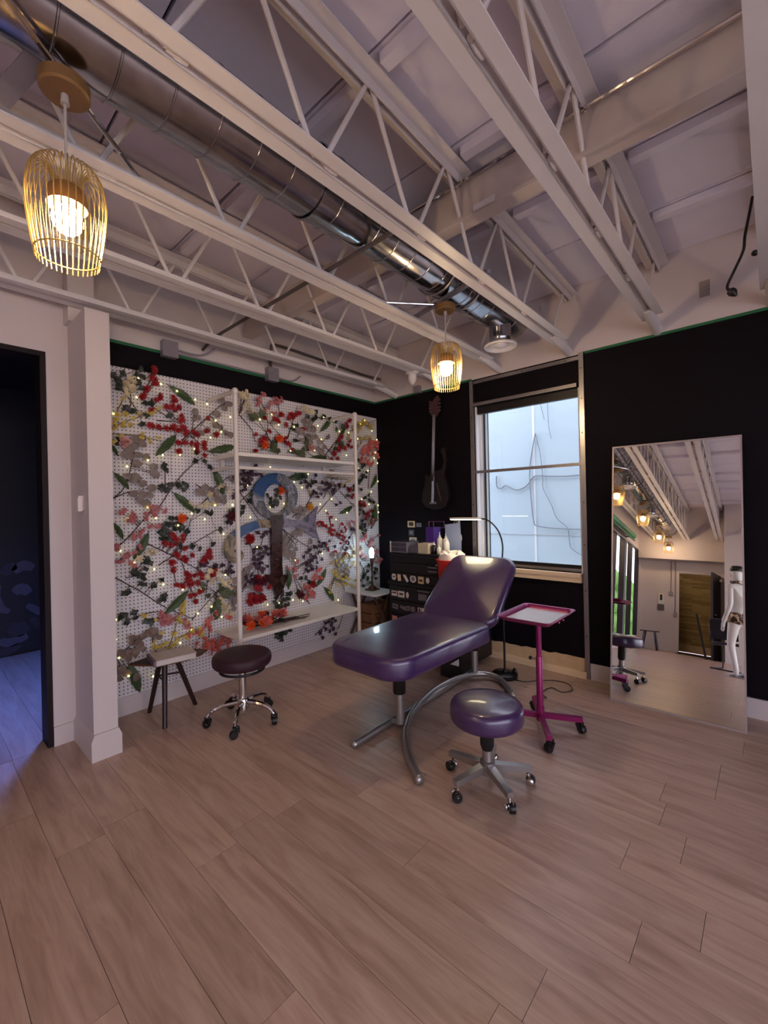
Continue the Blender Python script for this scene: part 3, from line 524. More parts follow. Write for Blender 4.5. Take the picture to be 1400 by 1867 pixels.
wp('bottom_seal', BLACKP, (WX0 + .012, WX1 - .012, YW + .04, YW + .06, WZ0 + .03, WZ0 + .06))
wp('sill', CREAM, (WX0, WX1 - .005, YW - .05, YW + .1, WZ0 - .03, WZ0))
wp('sill_apron', CREAM, (WX0, WX1 - .005, YW - .035, YW, WZ0 - .075, WZ0 - .03))
wp('upright', ALU, (WX0 - .045, WX0 - .008, YW - .02, YW, 0, 2.655))
wp('upright', ALU, (WX1 + .005, WX1 + .042, YW - .02, YW, 0, 2.68))
wp('crossbar', ALU, (WX0 - .008, WX1 + .005, YW - .012, YW, 2.625, 2.655))
wp('crossbar', ALU, (WX0 - .008, WX1 - .015, YW - .025, YW - .003, 2.405, 2.435))
wp('crossbar', ALU, (WX0 - .008, WX1 + .005, YW - .02, YW - .004, 1.752, 1.778))
screw = MB().lathe([(.005, 0), (.005, .003), (.002, .004)], axis='Y', n=8).xf(Matrix.Scale(-1, 4, (0, 1, 0))).mesh('screw', BLACKP)
for xx in (WX0 - .027, WX1 + .023):
    for zz in (.35, .72, 1.1, 1.45, 2.02, 2.3, 2.55): inst('screw', screw, w1, (xx + 1.66, -.02, zz))
for xx in (-2.05, -1.66, -1.28): inst('screw', screw, w1, (xx + 1.66, -.012, 2.64))

# column / pilaster
b = MB().box(-3.42, -2.967, .722, .848, 0, 2.655)
b.box(-3.42, -3.235, .700, .842, 2.655, ROOF)
co = struct(b.build('wall_left_pier', WHITE), 'white pier beside the flower wall')
b = MB()
b.prism([(.706, 0), (.864, 0), (.864, .115), (.848, .155), (.722, .155), (.706, .115)], 'X', -3.42, -2.951)
b.build('baseboard', WHITE, co)
sw = MB().box(-3.12, -3.075, .697, .722, 1.47, 1.555); sw.box(-3.105, -3.06, .690, .712, 1.462, 1.54)
tag(sw.build('thermostat', mat('switch_plastic', (226, 214, 210), .4)), 'small white thermostat on the side of the pier', 'thermostat')

# door wall and side room
b = MB()
DX0, DX1 = -3.50, -3.36
for y0, y1, z0, z1 in ((-1.5, -.45, 0, ROOF), (.605, .722, 0, ROOF), (-.45, .605, 2.462, ROOF)): b.box(DX0, DX1, y0, y1, z0, z1)
wd = struct(b.build('wall_left_door', WHITE), 'white wall with a dark doorway')
MB().box(DX1, DX1 + .014, .605, .722, 0, .12).build('baseboard', WHITE, wd)
b = MB().box(DX0 - .02, DX1 + .004, .575, .605, 0, 2.462).box(DX0 - .02, DX1 + .004, -.45, -.42, 0, 2.462).box(DX0 - .02, DX1 + .004, -.42, .575, 2.432, 2.462)
struct(b.build('door_1', mat('dark_door_casing', (26, 15, 19), .6, spec=.25)), 'dark casing of the open doorway')
SIDE = mat('side_room_wall', (30, 24, 32), .7)
b = MB().box(-5.95, -5.85, -1.5, 1.5, 0, ROOF).box(-5.85, -3.5, 1.4, 1.5, 0, ROOF).box(-5.85, -3.5, -1.6, -1.5, 0, ROOF).box(-3.6, -3.5, .722, 1.4, 0, ROOF)
struct(b.build('wall_side_room', SIDE), 'dark walls of the side room')
b = MB().box(-5.95, -3.5, -1.6, 1.5, 2.75, 2.8); struct(b.build('ceiling_side_room', SIDE), 'dark ceiling of the side room')
# dark poster with grey figures on the side room's far wall
po = thing('figure_poster', 'large dark poster with grey figures seen through the doorway', 'poster', (-5.85, .45, 0))
MB().box(-.0, .012, -.6, .53, .02, 2.42).build('panel', mat('poster_dark', (26, 22, 32), .6), po)
PG = mat('poster_grey', (80, 76, 92), .7, noise=(14, .35)); PG2 = mat('poster_grey_dim', (50, 46, 58), .7, noise=(14, .35))
def blob(pts, w, m):
    n = len(pts); L_, R_ = [], []
    P = [Vector(p) for p in smooth_path([(p[0], p[1], 0) for p in pts], 5)]
    for i, p in enumerate(P):
        d = (P[min(i + 1, len(P) - 1)] - P[max(i - 1, 0)]).normalized(); t = i / (len(P) - 1)
        ww = w * (.35 + .65 * math.sin(PI * (.12 + .76 * t)))
        L_.append((p.x - d.y * ww, p.y + d.x * ww)); R_.append((p.x + d.y * ww, p.y - d.x * ww))
    MB().prism(L_ + R_[::-1], 'X', .012, .0145).build('printed_shape', m, po)
for pts, w, m in (([(.18, .74), (.16, .62), (.20, .5), (.26, .46)], .035, PG), ([(.30, .86), (.38, .92), (.46, .88)], .05, PG), ([(.22, .84), (.26, .9), (.32, .93)], .05, PG2),
                  ([(.30, .64), (.36, .68), (.42, .62)], .055, PG), ([(.40, .50), (.47, .44), (.53, .38)], .035, PG), ([(.44, .36), (.47, .30), (.49, .24)], .03, PG2),
                  ([(.26, .30), (.33, .26), (.40, .30)], .075, PG2), ([(.18, .18), (.26, .14), (.40, .18)], .045, PG), ([(.12, .06), (.22, .05), (.34, .10)], .04, PG2)):
    blob(pts, w, m)
lb_ = thing('blue_light_bar', 'blue light bar on the side room ceiling', 'light', (-4.6, 1.05, 2.75))
MB().box(-.06, .06, -.2, .25, -.035, 0).build('housing', BLACKM, lb_)
ld = bpy.data.lights.new('blue_light', 'AREA'); ld.shape = 'RECTANGLE'; ld.size = .1; ld.size_y = .4; ld.color = lin((90, 130, 255)); ld.energy = BLUE_E; ld.spread = math.radians(115)
lo = bpy.data.objects.new('blue_light', ld); COL.objects.link(lo); lo.parent = lb_; lo.location = (0, 0, -.04); lo.rotation_euler = (math.radians(-12), math.radians(-18), 0)

# walls behind the camera (seen in the mirror)
b = MB()
b.box(-2.40, -1.42, -6.1, -6.0, 0, ROOF).box(-.64, 2.7, -6.1, -6.0, 0, ROOF).box(-1.42, -.64, -6.1, -6.0, 1.95, ROOF)
b.box(-2.27, -.5, -6.0, -5.62, 2.24, ROOF).box(-.5, 2.6, -6.0, -5.1, 0, ROOF)
wr = struct(b.build('wall_rear', WHITE), 'white wall at the far end, seen in the mirror')
SF = mat('storefront_frame', (150, 148, 152), .4, .4)
b = MB().box(-2.37, -2.27, -6.0, -1.4, 0, .26).box(-2.37, -2.27, -6.0, -1.4, 2.46, ROOF).box(-2.37, -2.27, -6.0, -5.85, .26, 2.46).box(-2.37, -2.27, -1.55, -1.4, .26, 2.46)
b.box(-3.5, -2.27, -1.5, -1.4, 0, ROOF)
struct(b.build('wall_rear_left', WHITE), 'white wall around the shopfront glazing')
w2 = MB().box(-2.33, -2.325, -5.85, -1.55, .26, 2.46).build('window_2', M_GLASS); struct(w2, 'shopfront glazing seen in the mirror')
DRK = mat('dark_blind_fabric', (30, 26, 38), .7)
for k in range(5):
    y0 = -5.80 + k * .86; MB().box(-2.30, -2.285, y0, y0 + .5, .28, 2.44).build('blind_panel', DRK, w2)
b = MB()
for y0 in (-5.85, -4.42, -2.98, -1.60): b.box(-2.345, -2.31, y0, y0 + .05, .26, 2.46)
b.build('mullions', SF, w2)
RWY0, RWY1, RWZ0, RWZ1 = -4.8, 2.6, .1, 2.3
b = MB().box(2.6, 2.7, -6.1, RWY0, 0, ROOF).box(2.6, 2.7, RWY1, YW + .15, 0, ROOF).box(2.6, 2.7, RWY0, RWY1, 0, RWZ0).box(2.6, 2.7, RWY0, RWY1, RWZ1, ROOF)
struct(b.build('wall_right', WHITE), 'white wall with large windows, out of view')
w3 = MB().box(2.65, 2.655, RWY0, RWY1, RWZ0, RWZ1).build('window_3', M_GLASS); struct(w3, 'large side windows out of view')
b = MB()
for y0 in (-4.8, -2.95, -1.1, .74, 2.54): b.box(2.63, 2.67, y0, y0 + .06, RWZ0, RWZ1)
b.build('mullions', SF, w3)
b = MB().box(-2.4, .4, -7.4, -7.3, 0, ROOF).box(-2.4, -2.3, -7.3, -6.1, 0, ROOF).box(.3, .4, -7.3, -6.1, 0, ROOF)
struct(b.build('wall_corridor', strip_wall_mat()), 'tan stone strip wall beyond the far door')
struct(MB().box(-2.3, .3, -7.3, -7.28, 0, .2).build('baseboard_corridor', CREAM), 'cream baseboard beyond the far door')
corr = MB().box(-1.2, -.9, -6.9, -6.5, 3.0, 3.03).build('unseen_light_panel', mat('corridor_glow', (255, 236, 200), .4, emit=((255, 232, 196), 14))); tag(corr, 'unseen glowing panel lighting the far corridor', 'light')  # unseen glowing panel that lights the corridor beyond the door
# outside: neighbouring white wall with loose cables, yard and hedge
nb = MB().box(-9, 6, 6.0, 6.2, -.4, 3.5).build('outside_wall', mat('neighbour_wall_paint', (182, 204, 213), .8, noise=(1.5, .03), bump=(9, .15))); tag(nb, 'pale weathered outside wall with cables behind the window', 'wall')
MB().box(-9, 6, 5.992, 6.0, 1.0, 1.012).build('course_line', mat('course_grey', (186, 194, 200), .8), nb)
MB().box(-2.53, -2.50, 5.994, 6.0, -.4, 3.4).build('seam', mat('seam_grey', (222, 228, 232), .8), nb)
CABG = mat('cable_grey', (128, 138, 146), .6)
for i, w in enumerate(WIRES):
    pts = smooth_path([(p[0], 5.97, p[1]) for p in w], 5)
    tag(MB().tube(pts, [.010, .009, .006, .004, .004][i], 6).build('outside_cable', CABG), ['long grey cable sagging across the outside wall', 'grey cable looping down to the right outside', 'grey cable slanting to the lower right outside', 'short cable left of another at the wall top outside', 'short cable right of another at the wall top outside'][i], 'cable', 'cables on the outside wall')
gr = MB().box(-30, 30, -30, 30, -.45, -.4).build('ground', mat('bounce_ground', (222, 218, 212), .9)); struct(gr, 'ground outside, made pale to bounce daylight onto the ceiling')  # ground colour raised to near white so daylight bounces up to the ceiling
LEAFG = mat('hedge_green', (110, 160, 62), .7, noise=(3, .4))
for k in range(4):
    b = MB(); r3 = random.Random(20 + k)
    for j in range(46):
        b.sphere((r3.uniform(-.7, .7), r3.uniform(-.8, .8), .5 + r3.uniform(0, 2.0)), r3.uniform(.25, .45), 7, 5)
    tag(b.build('garden_bush', LEAFG, None, (-5.2 + .35 * k, -19.0 + k * 3.2, -.4)), ['green bush behind the shopfront, farthest from the mirror', 'green bush behind the shopfront, second farthest', 'green bush behind the shopfront, third farthest', 'green bush behind the shopfront, nearest the mirror'][k], 'bush', 'bushes outside the shopfront')

# ------------------------------------------------------------------ roof, joists, beam
JX = [.03 - .635 * k for k in range(6)]
JR = [.665, 1.3, 1.935, 2.5]
b = MB()
Y0, Y1 = -6.1, 3.9
b.add([(-3.6, Y0, zt(Y0) + .16), (2.7, Y0, zt(Y0) + .16), (2.7, Y1, zt(Y1) + .16), (-3.6, Y1, zt(Y1) + .16), (-3.6, Y0, ROOF + .1), (2.7, Y0, ROOF + .1), (2.7, Y1, ROOF + .1), (-3.6, Y1, ROOF + .1)],
      [(0, 3, 2, 1), (4, 5, 6, 7), (0, 1, 5, 4), (1, 2, 6, 5), (2, 3, 7, 6), (3, 0, 4, 7)])
b.box(-2.4, .4, -7.4, -6.05, ROOF - .1, ROOF)
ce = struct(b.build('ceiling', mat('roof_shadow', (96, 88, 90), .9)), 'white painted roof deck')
dk = MB().box(-.5, .5, -.5, .5, 0, .03).mesh('deck_panel', CEILW)
pu = MB().box(-.5, .5, -.5, .5, -.5, .5).mesh('purlin', CEILW)
r4 = random.Random(9)
edges = sorted([-3.478] + JX + JR + [2.6]); SL = math.atan(-.03)
ys = [3.745 - .61 * k for k in range(17)]
for i in range(len(edges) - 1):
    xa, xb = edges[i], edges[i + 1]
    for k in range(len(ys) - 1):
        ya, yb = ys[k + 1], ys[k]
        if xb < -2.3 and yb < -1.3: continue
        ym = (ya + yb) / 2
        inst('deck_panel', dk, ce, ((xa + xb) / 2, ym, zt(ym) + .105 + r4.uniform(0, .012)), (SL + r4.uniform(-.012, .012), r4.uniform(-.008, .008), 0), (xb - xa - .004, yb - ya - r4.uniform(.006, .02), 1))
        if k % 2 == 1 or r4.random() < .25:
            inst('purlin', pu, ce, ((xa + xb) / 2, ya + .05, zt(ya) + .085), (0, 0, 0), (xb - xa - .15, .055, .045))

def chord_mesh(y0, y1, side, top):
    b = MB(); g = .012 * side; o = .070 * side
    def q(y, za, zb_, xa, xb): return [(xa, y, za), (xb, y, za), (xb, y, zb_), (xa, y, zb_)]
    if top: f = lambda y: zt(y)
    else: f = lambda y: 2.735
    hz = (.046, .052) if top else (0, .006)
    for xa, xb, za, zb_ in ((g, o, *hz), (g, g + .006 * side, 0, .052)):
        v = q(y0, f(y0) + za, f(y0) + zb_, xa, xb) + q(y1, f(y1) + za, f(y1) + zb_, xa, xb)
        b.add(v, [(3, 2, 1, 0), (4, 5, 6, 7), (0, 1, 5, 4), (1, 2, 6, 5), (2, 3, 7, 6), (3, 0, 4, 7)])
    return b.mesh('chord_angle', STEELW)
CH = {}
def get(key, fn):
    if key not in CH: CH[key] = fn()
    return CH[key]
spacer = MB().lathe([(.011, -.03), (.014, 0), (.011, .03)], n=8).mesh('spacer', STEELW)
JL = ['second white roof joist from the right edge of the photo', 'white roof joist just right of the silver duct', 'white roof joist just left of the silver duct', 'white roof joist second from the flower wall', 'white roof joist nearest the flower wall']
def joist(x, ya, label):
    t = thing('roof_joist', label, 'joist', (x, 0, 0), 0, 'open-web roof joists')
    for s in (-1, 1):
        inst('chord_angle', get(('b', ya, s), lambda: chord_mesh(ya, 3.50 if s > 0 else 3.56, s, False)), t)
        inst('chord_angle', get(('t', ya, s), lambda: chord_mesh(ya, YW, s, True)), t)
    k = math.ceil((ya - .48) / .575 + .3); yb = .48 + k * .575
    while yb < 3.3:
        for dy in (-.2875, .2875):
            key = ('w', round(yb, 3), dy)
            inst('web_bar', get(key, lambda: MB().tube([(0, yb + (.02 if dy > 0 else -.02), 2.75), (0, yb + dy * .96, zt(yb + dy) + .035)], .0105, 8).mesh('web_bar', STEELW)), t)
        inst('spacer', spacer, t, (0, yb + .06, 2.75), (PI / 2, 0, 0))
        yb += .575
    inst('web_bar', get('end', lambda: MB().tube([(0, 3.36, 2.77), (0, 3.60, 3.14)], .0105, 8).mesh('web_bar', STEELW)), t)
    inst('end_strut', get('strut', lambda: MB().tube([(-.01, 3.40, 2.762), (-.01, YW, 2.705)], .037, 10).mesh('end_strut', STEELW)), t)
    return t
joist(JX[0], -4.95, 'white roof joist at the right edge of the photo')
for x, l in zip(JX[1:4], JL[:3]): joist(x, -5.6, l)
for x, l in zip(JX[4:], JL[3:]): joist(x, -1.38, l)
for i, x in enumerate(JR[:3]): joist(x, -4.95, ['first', 'second', 'third'][i] + ' white roof joist right of the photo, out of view')

b = MB().box(XW, 2.6, 2.05, 2.11, 3.005, 3.19); b.box(XW, 2.6, 2.035, 2.125, 2.985, 3.005)
bm = struct(b.build('ceiling_beam', BEAMW), 'deep cream cross beam under the roof deck')
MB().box(-1.14, -1.02, 2.012, 2.02, 2.985, 3.012).build('bracket_plate', STEELW, bm)
o = MB().tube([(-1.56, 2.022, 3.178), (2.5, 2.022, 3.178)], .011, 8).build('conduit', CHROME); tag(o, 'thin shiny conduit along the top of the cream beam', 'conduit')
o = MB().tube(smooth_path([(XW + .02, 1.66, 2.77), (-3.30, 1.648, 2.79), (-3.15, 1.64, 2.80), (-1.30, 1.632, 2.803)], 4), .012, 8).build('conduit', CONDD); tag(o, 'dull grey conduit crossing over the joists from the flower wall', 'conduit')
o = MB().tube(smooth_path([(XW + .02, 2.31, 2.72), (XW + .03, 2.31, 2.93), (XW + .05, 2.42, 2.985), (XW + .05, 3.4, 2.95), (-3.3, 3.66, 2.9)], 5), .013, 8).build('conduit', CONDD); tag(o, 'bent conduit rising from the second grey box to the corner', 'conduit')

# ------------------------------------------------------------------ silver duct with round diffusers
du = thing('spiral_duct', 'round silver duct hung between the roof joists', 'duct', (-1.58, 0, 2.97))
DM = duct_mat()
secs = [(-5.55, -4.4, .150), (-4.4, -3.2, .152), (-3.2, -2.0, .150), (-2.0, -.9, .152), (-.9, .15, .150), (.15, 1.28, .153), (1.28, 1.50, .157), (1.50, 2.40, .149), (2.40, 3.02, .150), (3.02, 3.42, .146)]
for a, c, r in secs:
    n = max(2, int((c - a) / .145)); q = MB().lathe([(r, a), (r, c)], n=48, axis='Y'); q.lathe([(r, a), (r + .006, a), (r + .006, a + .016), (r, a + .016)], n=48, axis='Y')
    for k in range(1, n):
        h = a + (c - a) * k / n; q.lathe([(r - .001, h - .005), (r + .0035, h - .0015), (r + .0035, h + .0015), (r - .001, h + .005)], n=48, axis='Y')
    q.build('duct_section', DM, du)
for h in (3.17, -.45, -2.66):
    d = MB().lathe([(.085, -.12), (.085, -.21), (.088, -.215), (.088, -.225), (.085, -.23), (.085, -.26)], n=28).build('diffuser_neck', DM, du, (0, h, 0))
    MB().lathe([(.085, -.255), (.125, -.268), (.128, -.276), (.12, -.285), (.095, -.28), (.08, -.262), (.06, -.262), (.055, -.275), (.02, -.285), (.001, -.286)], n=32).build('diffuser_ring', STEELW, du, (0, h, 0))
MB().lathe([(.001, 3.42), (.10, 3.425), (.146, 3.42)], n=40, axis='Y').build('end_cap', DM, du)
for h in (.12, 2.31, 2.62, -1.9, -3.9):
    MB().tube([(.162 * math.cos(t), h, .162 * math.sin(t)) for t in [PI * (1 + k / 10) for k in range(11)]], .008, 6).build('hanger_strap', ALU, du)
MB().bar((-.02, .30, -.13), (-.22, .22, -.21), .06, .004).build('hanger_strap', CONDUIT, du)

# ------------------------------------------------------------------ pendants
def cage_prof():
    return smooth_path([(.035, 0, -.075), (.045, 0, -.02), (.066, 0, -.002), (.090, 0, -.03), (.101, 0, -.09), (.100, 0, -.15), (.090, 0, -.23), (.080, 0, -.29)], 3)
wire = MB().tube(cage_prof(), .0019, 5).mesh('shade_wire', GOLDW)
def pendant(loc, label, detailed=True, ztop=2.5):
    t = thing('pendant_lamp', label, 'lamp', (loc[0], loc[1], ztop), 0, 'gold wire pendant lamps')
    d = 2.72 - ztop
    MB().lathe([(.001, d - .002), (.06, d - .002), (.066, d + .004), (.066, d + .036), (.055, d + .042)], n=36).build('canopy', BRASS, t)
    MB().tube([(0, 0, d + .005), (0, 0, -.06)], .004, 6).lathe([(.012, d - .03), (.010, d)], n=10).build('cord', mat('pale_cord', (190, 178, 172), .5), t)
    MB().lathe([(.012, -.058), (.040, -.064), (.050, -.078), (.053, -.122), (.050, -.122), (.046, -.080), (.036, -.070), (.012, -.066)], n=20).build('socket', BRASS, t)  # cup widened so it holds back the bulb's upward light
    MB().sphere((0, 0, -.160), .041, 18, 12, 1, 1, 1.08).build('bulb', BULB, t)
    if detailed:
        for k in range(36): inst('shade_wire', wire, t, (0, 0, 0), (0, 0, 2 * PI * k / 36))
    else:
        b = MB()
        for k in range(24):
            o = len(b.v); b.tube(cage_prof(), .0026, 4); b.xf(Matrix.Rotation(2 * PI * k / 24, 4, 'Z'), o)
        b.build('wire_cage', GOLDW, t)
    for r, z in ((.083, -.268), (.036, -.072)):
        MB().tube([(r * math.cos(a), r * math.sin(a), z) for a in [2 * PI * k / 36 for k in range(36)]], .0026, 5, closed=True).build('shade_ring', GOLDW, t)
    return t
pendant((-1.575, .345), 'gold wire pendant lamp nearest the camera, left of the duct')
pendant((-1.575, 2.39), 'gold wire pendant lamp near the window, above the purple bed')
for y_, l in ((-1.8, 'pendant lamp reflected in the mirror, first behind the camera'), (-3.75, 'pendant lamp reflected in the mirror, second behind the camera'), (-5.3, 'pendant lamp reflected in the mirror, near the far wall')):
    pendant((-1.575, y_), l, False, 2.62)
def rod(a, c, label):
    o = MB().tube([a, c], .009, 8).build('support_rod', CHROME); tag(o, label, 'rod', 'lamp support rods')
rod((-1.20, -.09, 2.792), (-1.92, .705, 2.792), 'shiny rod carrying the near pendant across two joists')
rod((-1.93, 2.07, 2.792), (-1.55, 2.47, 2.775), 'shiny rod from the left joist to the far pendant')
o = MB().bar((-1.93, 2.48, 2.80), (-1.20, 2.285, 2.80), .03, .02).build('support_channel', CONDUIT); tag(o, 'grey steel channel behind the far pendant between two joists', 'channel')

# ------------------------------------------------------------------ small things up on the walls
def jbox(y, label):
    t = thing('junction_box', label, 'electrical box', (XW, y, 2.70), 0, 'grey junction boxes on the flower wall')
    MB().box(0, .055, -.055, .055, -.06, .06).build('box', CONDUIT, t); MB().box(.055, .059, -.058, .058, -.063, .063).build('cover', CONDUIT, t)
jbox(1.39, 'grey junction box above the left part of the flower wall'); jbox(2.31, 'grey junction box above the middle of the flower wall')
for yy, pts, lb in ((0, [(XW + .02, 1.44, 2.715), (XW + .02, 1.60, 2.712), (XW + .03, 1.68, 2.735), (XW + .05, 1.75, 2.79)], 'short conduit curving up from the left junction box'),
                (0, [(XW + .012, 1.44, 2.69), (XW + .012, 2.25, 2.69)], 'straight conduit joining the two grey boxes'),
                (0, [(XW + .02, 2.36, 2.69), (XW + .02, 2.50, 2.686), (XW + .03, 2.57, 2.70), (XW + .04, 2.63, 2.75)], 'short conduit curving up from the right junction box')):
    tag(MB().tube(smooth_path(pts, 5), .008, 7).build('conduit', CONDUIT), lb, 'conduit')
o = thing('motion_sensor', 'white rounded sensor under the joist in the corner', 'sensor', (-2.55, 3.28, 2.635))
MB().lathe([(.035, .085), (.042, .07), (.042, .03), (.03, 0), (.012, -.02), (.001, -.024)], n=20).build('housing', STEELW, o); MB().box(-.05, .05, -.03, .03, .08, .10).build('mount', STEELW, o)
o = MB().box(-2.86, -2.79, YW - .05, YW, 2.665, 2.74).build('switch_box', CONDUIT); tag(o, 'small grey box on the window wall near the corner', 'electrical box')
# loose cords at the right edge
o = thing('loose_cord', 'black cord with a plug hanging from the right joist', 'cord', (-.069, 3.3, 3.17))
MB().tube([Vector(p) - Vector(o.location) for p in smooth_path([(-.06, 3.3, 3.19), (-.075, 3.3, 3.1), (-.097, 3.3, 2.98), (-.105, 3.3, 2.90), (-.144, 3.3, 2.807), (-.181, 3.3, 2.723), (-.176, 3.3, 2.69)], 5)], .0075, 8).build('cable', BLACKP, o)
MB().lathe([(.008, 0), (.022, -.012), (.024, -.03), (.012, -.05), (.004, -.06)], n=12).xf(Matrix.Rotation(-.6, 4, 'Y')).build('plug', BLACKP, o, (-.105, 0, -.475))
o = thing('loose_cord', 'short black cord with a round end by the right joist', 'cord', (-.045, 3.3, 2.863))
MB().tube([(0, 0, 0), (.03, 0, -.005), (.055, 0, .02), (.10, 0, .03)], .006, 6).build('cable', BLACKP, o); MB().sphere((-.01, 0, 0), .017, 10, 6).build('connector', BLACKP, o)

# ================================================================== FURNITURE
# ---- purple treatment bed
bed = thing('treatment_bed', 'purple padded reclining treatment bed with raised backrest', 'bed', (-1.83, 2.1, 0))
def seat_outline():
    out = []
    hw = .338
    for cx, cy, r, a0 in ((hw - .10, .61, .10, 0), (-hw + .10, .61, .10, PI / 2), (-hw + .17, -.36 + .19, .17, PI), (hw - .17, -.36 + .19, .17, 1.5 * PI)):
        for k in range(9): a = a0 + PI / 2 * k / 8; out.append((cx + r * math.cos(a), cy + r * math.sin(a)))
    return out
SO = [(x * (.94 if y_ < -.1 else 1), y_) for x, y_ in seat_outline()]
MB().pad(SO, .470, .600, .032, .014).build('seat_cushion', PURPLE, bed)
bo = rrect(-.335, .335, 0, .665, .12, 8)
bo = [(x * (1 - .09 * y_ / .665), y_) for x, y_ in bo]
b = MB().pad(bo, -.06, .032, .04, .055)
b.xf(Matrix.Translation((0, .70, .555)) @ Matrix.Rotation(math.radians(42.5), 4, 'X')); b.build('back_cushion', PURPLE, bed)
MB().box(-.22, .22, -.2, .6, .440, .472).build('seat_frame', BLACKM, bed)
MB().bar((-.16, .68, .45), (-.16, 1.0, .82), .03, .03).bar((.16, .68, .45), (.16, 1.0, .82), .03, .03).bar((-.16, .45, .45), (-.16, .70, .45), .03, .03).bar((.16, .45, .45), (.16, .70, .45), .03, .03).build('back_frame', BLACKM, bed)
for (px, py) in ((.015, .025), (-.035, 1.05)):
    p = MB().lathe([(.028, .05), (.028, .34)], n=20).build('post', SATIN, bed, (px, py, 0))
    MB().lathe([(.038, .245), (.042, .25), (.042, .455), (.036, .46)], n=20).build('post_collar', BLACKP, p)
MB().tube([(-.065, -.30, .026), (-.075, .2, .03), (-.09, .7, .03), (-.105, 1.12, .03)], .024, 10).build('base_tube', SATIN, bed)
arc = [(.43, -.32, .024), (.36, -.27, .026), (.273, -.21, .028), (.16, -.10, .03), (.07, .02, .035), (-.01, .17, .04), (-.07, .38, .05), (-.10, .6, .055), (-.09, .82, .055), (-.055, .98, .05), (.02, 1.10, .045), (.14, 1.12, .035), (.26, 1.03, .028), (.36, .92, .024)]
MB().tube(smooth_path(arc, 5), .022, 10).build('base_tube', SATIN, bed)
MB().tube([(.0, .03, .05), (-.08, .03, .03)], .018, 8).tube([(-.035, 1.05, .055), (-.10, 1.05, .035)], .018, 8).build('base_joint', SATIN, bed)
for p in ((.43, -.325, .024), (.365, .915, .024), (-.065, -.305, .026)): MB().sphere(p, .0245, 10, 6).build('foot_cap', SATIN, bed)

# ---- casters
def ball_caster():
    w = MB().lathe([(.008, -.016), (.022, -.015), (.024, -.010), (.024, .010), (.022, .015), (.008, .016)], n=18, axis='X').mesh('wheel', BLACKP)
    h = MB()
    for s in (-1, 1): h.sphere((s * .017, 0, .028), .021, 12, 8, .55, 1, 1)
    h.tube([(0, 0, .03), (0, .012, .062)], .008, 8)
    return w, h.mesh('hood', CHROME)
BW, BHD = ball_caster()
def stool_round(name, label, loc, seat_z, seat_r, thick, vinyl, group, legs):
    t = thing(name, label, 'stool', loc, 0, group)
    ring = [(seat_r * math.cos(2 * PI * k / 40), seat_r * math.sin(2 * PI * k / 40)) for k in range(40)]
    MB().pad(ring, seat_z - thick, seat_z, .032, .012).build('seat', vinyl, t)
    return t
# near purple stool: flat tapered legs
s1 = stool_round('rolling_stool', 'purple round rolling stool in front of the bed', (-1.12, 2.0, 0), .432, .186, .105, PURPLE, 'round rolling stools', None)
MB().lathe([(.10, .318), (.105, .328)], n=24).build('seat_plate', BLACKM, s1)
MB().lathe([(.028, .185), (.036, .21), (.038, .322), (.03, .324)], n=20).build('gas_lift_cover', BLACKP, s1)
MB().lathe([(.026, .10), (.026, .25)], n=20).build('column', SATIN, s1)
MB().lathe([(.020, .055), (.036, .06), (.038, .125), (.030, .13)], n=20).build('hub', SATIN, s1)
for k in range(5):
    a = math.radians(182 + 72 * k); ca, sa = math.cos(a), math.sin(a)
    lg = MB().bar((.025 * ca, .025 * sa, .098), (.225 * ca, .225 * sa, .088), .040, .040, w2=.030, h2=.026).build('leg', SATIN, s1)
    c = thing('caster', '', '', (.215 * ca, .215 * sa, 0), a + 1.2); del c['label']; del c['category']; c.parent = lg
    inst('wheel', BW, c, (0.012, 0, .024)); inst('hood', BHD, c)
# far plum stool: curved chrome legs, ring handle
s2 = stool_round('rolling_stool', 'dark plum round stool on chrome legs beside the shelf', (-2.73, 1.54, 0), .470, .196, .085, PLUM, 'round rolling stools', None)
MB().tube([(.145 * math.cos(2 * PI * k / 32), .145 * math.sin(2 * PI * k / 32), .358) for k in range(32)], .009, 8, closed=True).build('lever_ring', BLACKP, s2)
b = MB()
for k in range(3):
    a = 2 * PI * k / 3 + .4; b.tube([(.145 * math.cos(a), .145 * math.sin(a), .358), (.10 * math.cos(a), .10 * math.sin(a), .388)], .007, 6)
b.lathe([(.045, .355), (.05, .375), (.11, .386), (.11, .392)], n=20)
b.build('seat_plate', BLACKM, s2)
MB().lathe([(.027, .10), (.027, .36)], n=20).build('column', CHROME, s2)
MB().lathe([(.024, .075), (.038, .08), (.040, .15), (.030, .165)], n=20).build('hub', CHROME, s2)
cw = MB().lathe([(.006, -.018), (.024, -.017), (.027, -.011), (.027, .011), (.024, .017), (.006, .018)], n=18, axis='X').mesh('wheel', BLACKP)
ch = MB().box(-.012, .012, -.012, .03, .035, .072).bar((0, .02, .06), (0, .0, .03), .045, .02).mesh('fork', BLACKP)
for k in range(5):
    a = math.radians(-115 + 72 * k); ca, sa = math.cos(a), math.sin(a)
    pth = smooth_path([(.03 * ca, .03 * sa, .135), (.12 * ca, .12 * sa, .130), (.19 * ca, .19 * sa, .110), (.232 * ca, .232 * sa, .072)], 4)
    lg = MB().tube(pth, [.018 - .006 * i / (len(pth) - 1) for i in range(len(pth))], 8).build('leg', CHROME, s2)
    c = thing('caster', '', '', (.232 * ca, .232 * sa, 0), a + .5); del c['label']; del c['category']; c.parent = lg
    inst('wheel', cw, c, (0, -.006, .027)); inst('fork', ch, c)

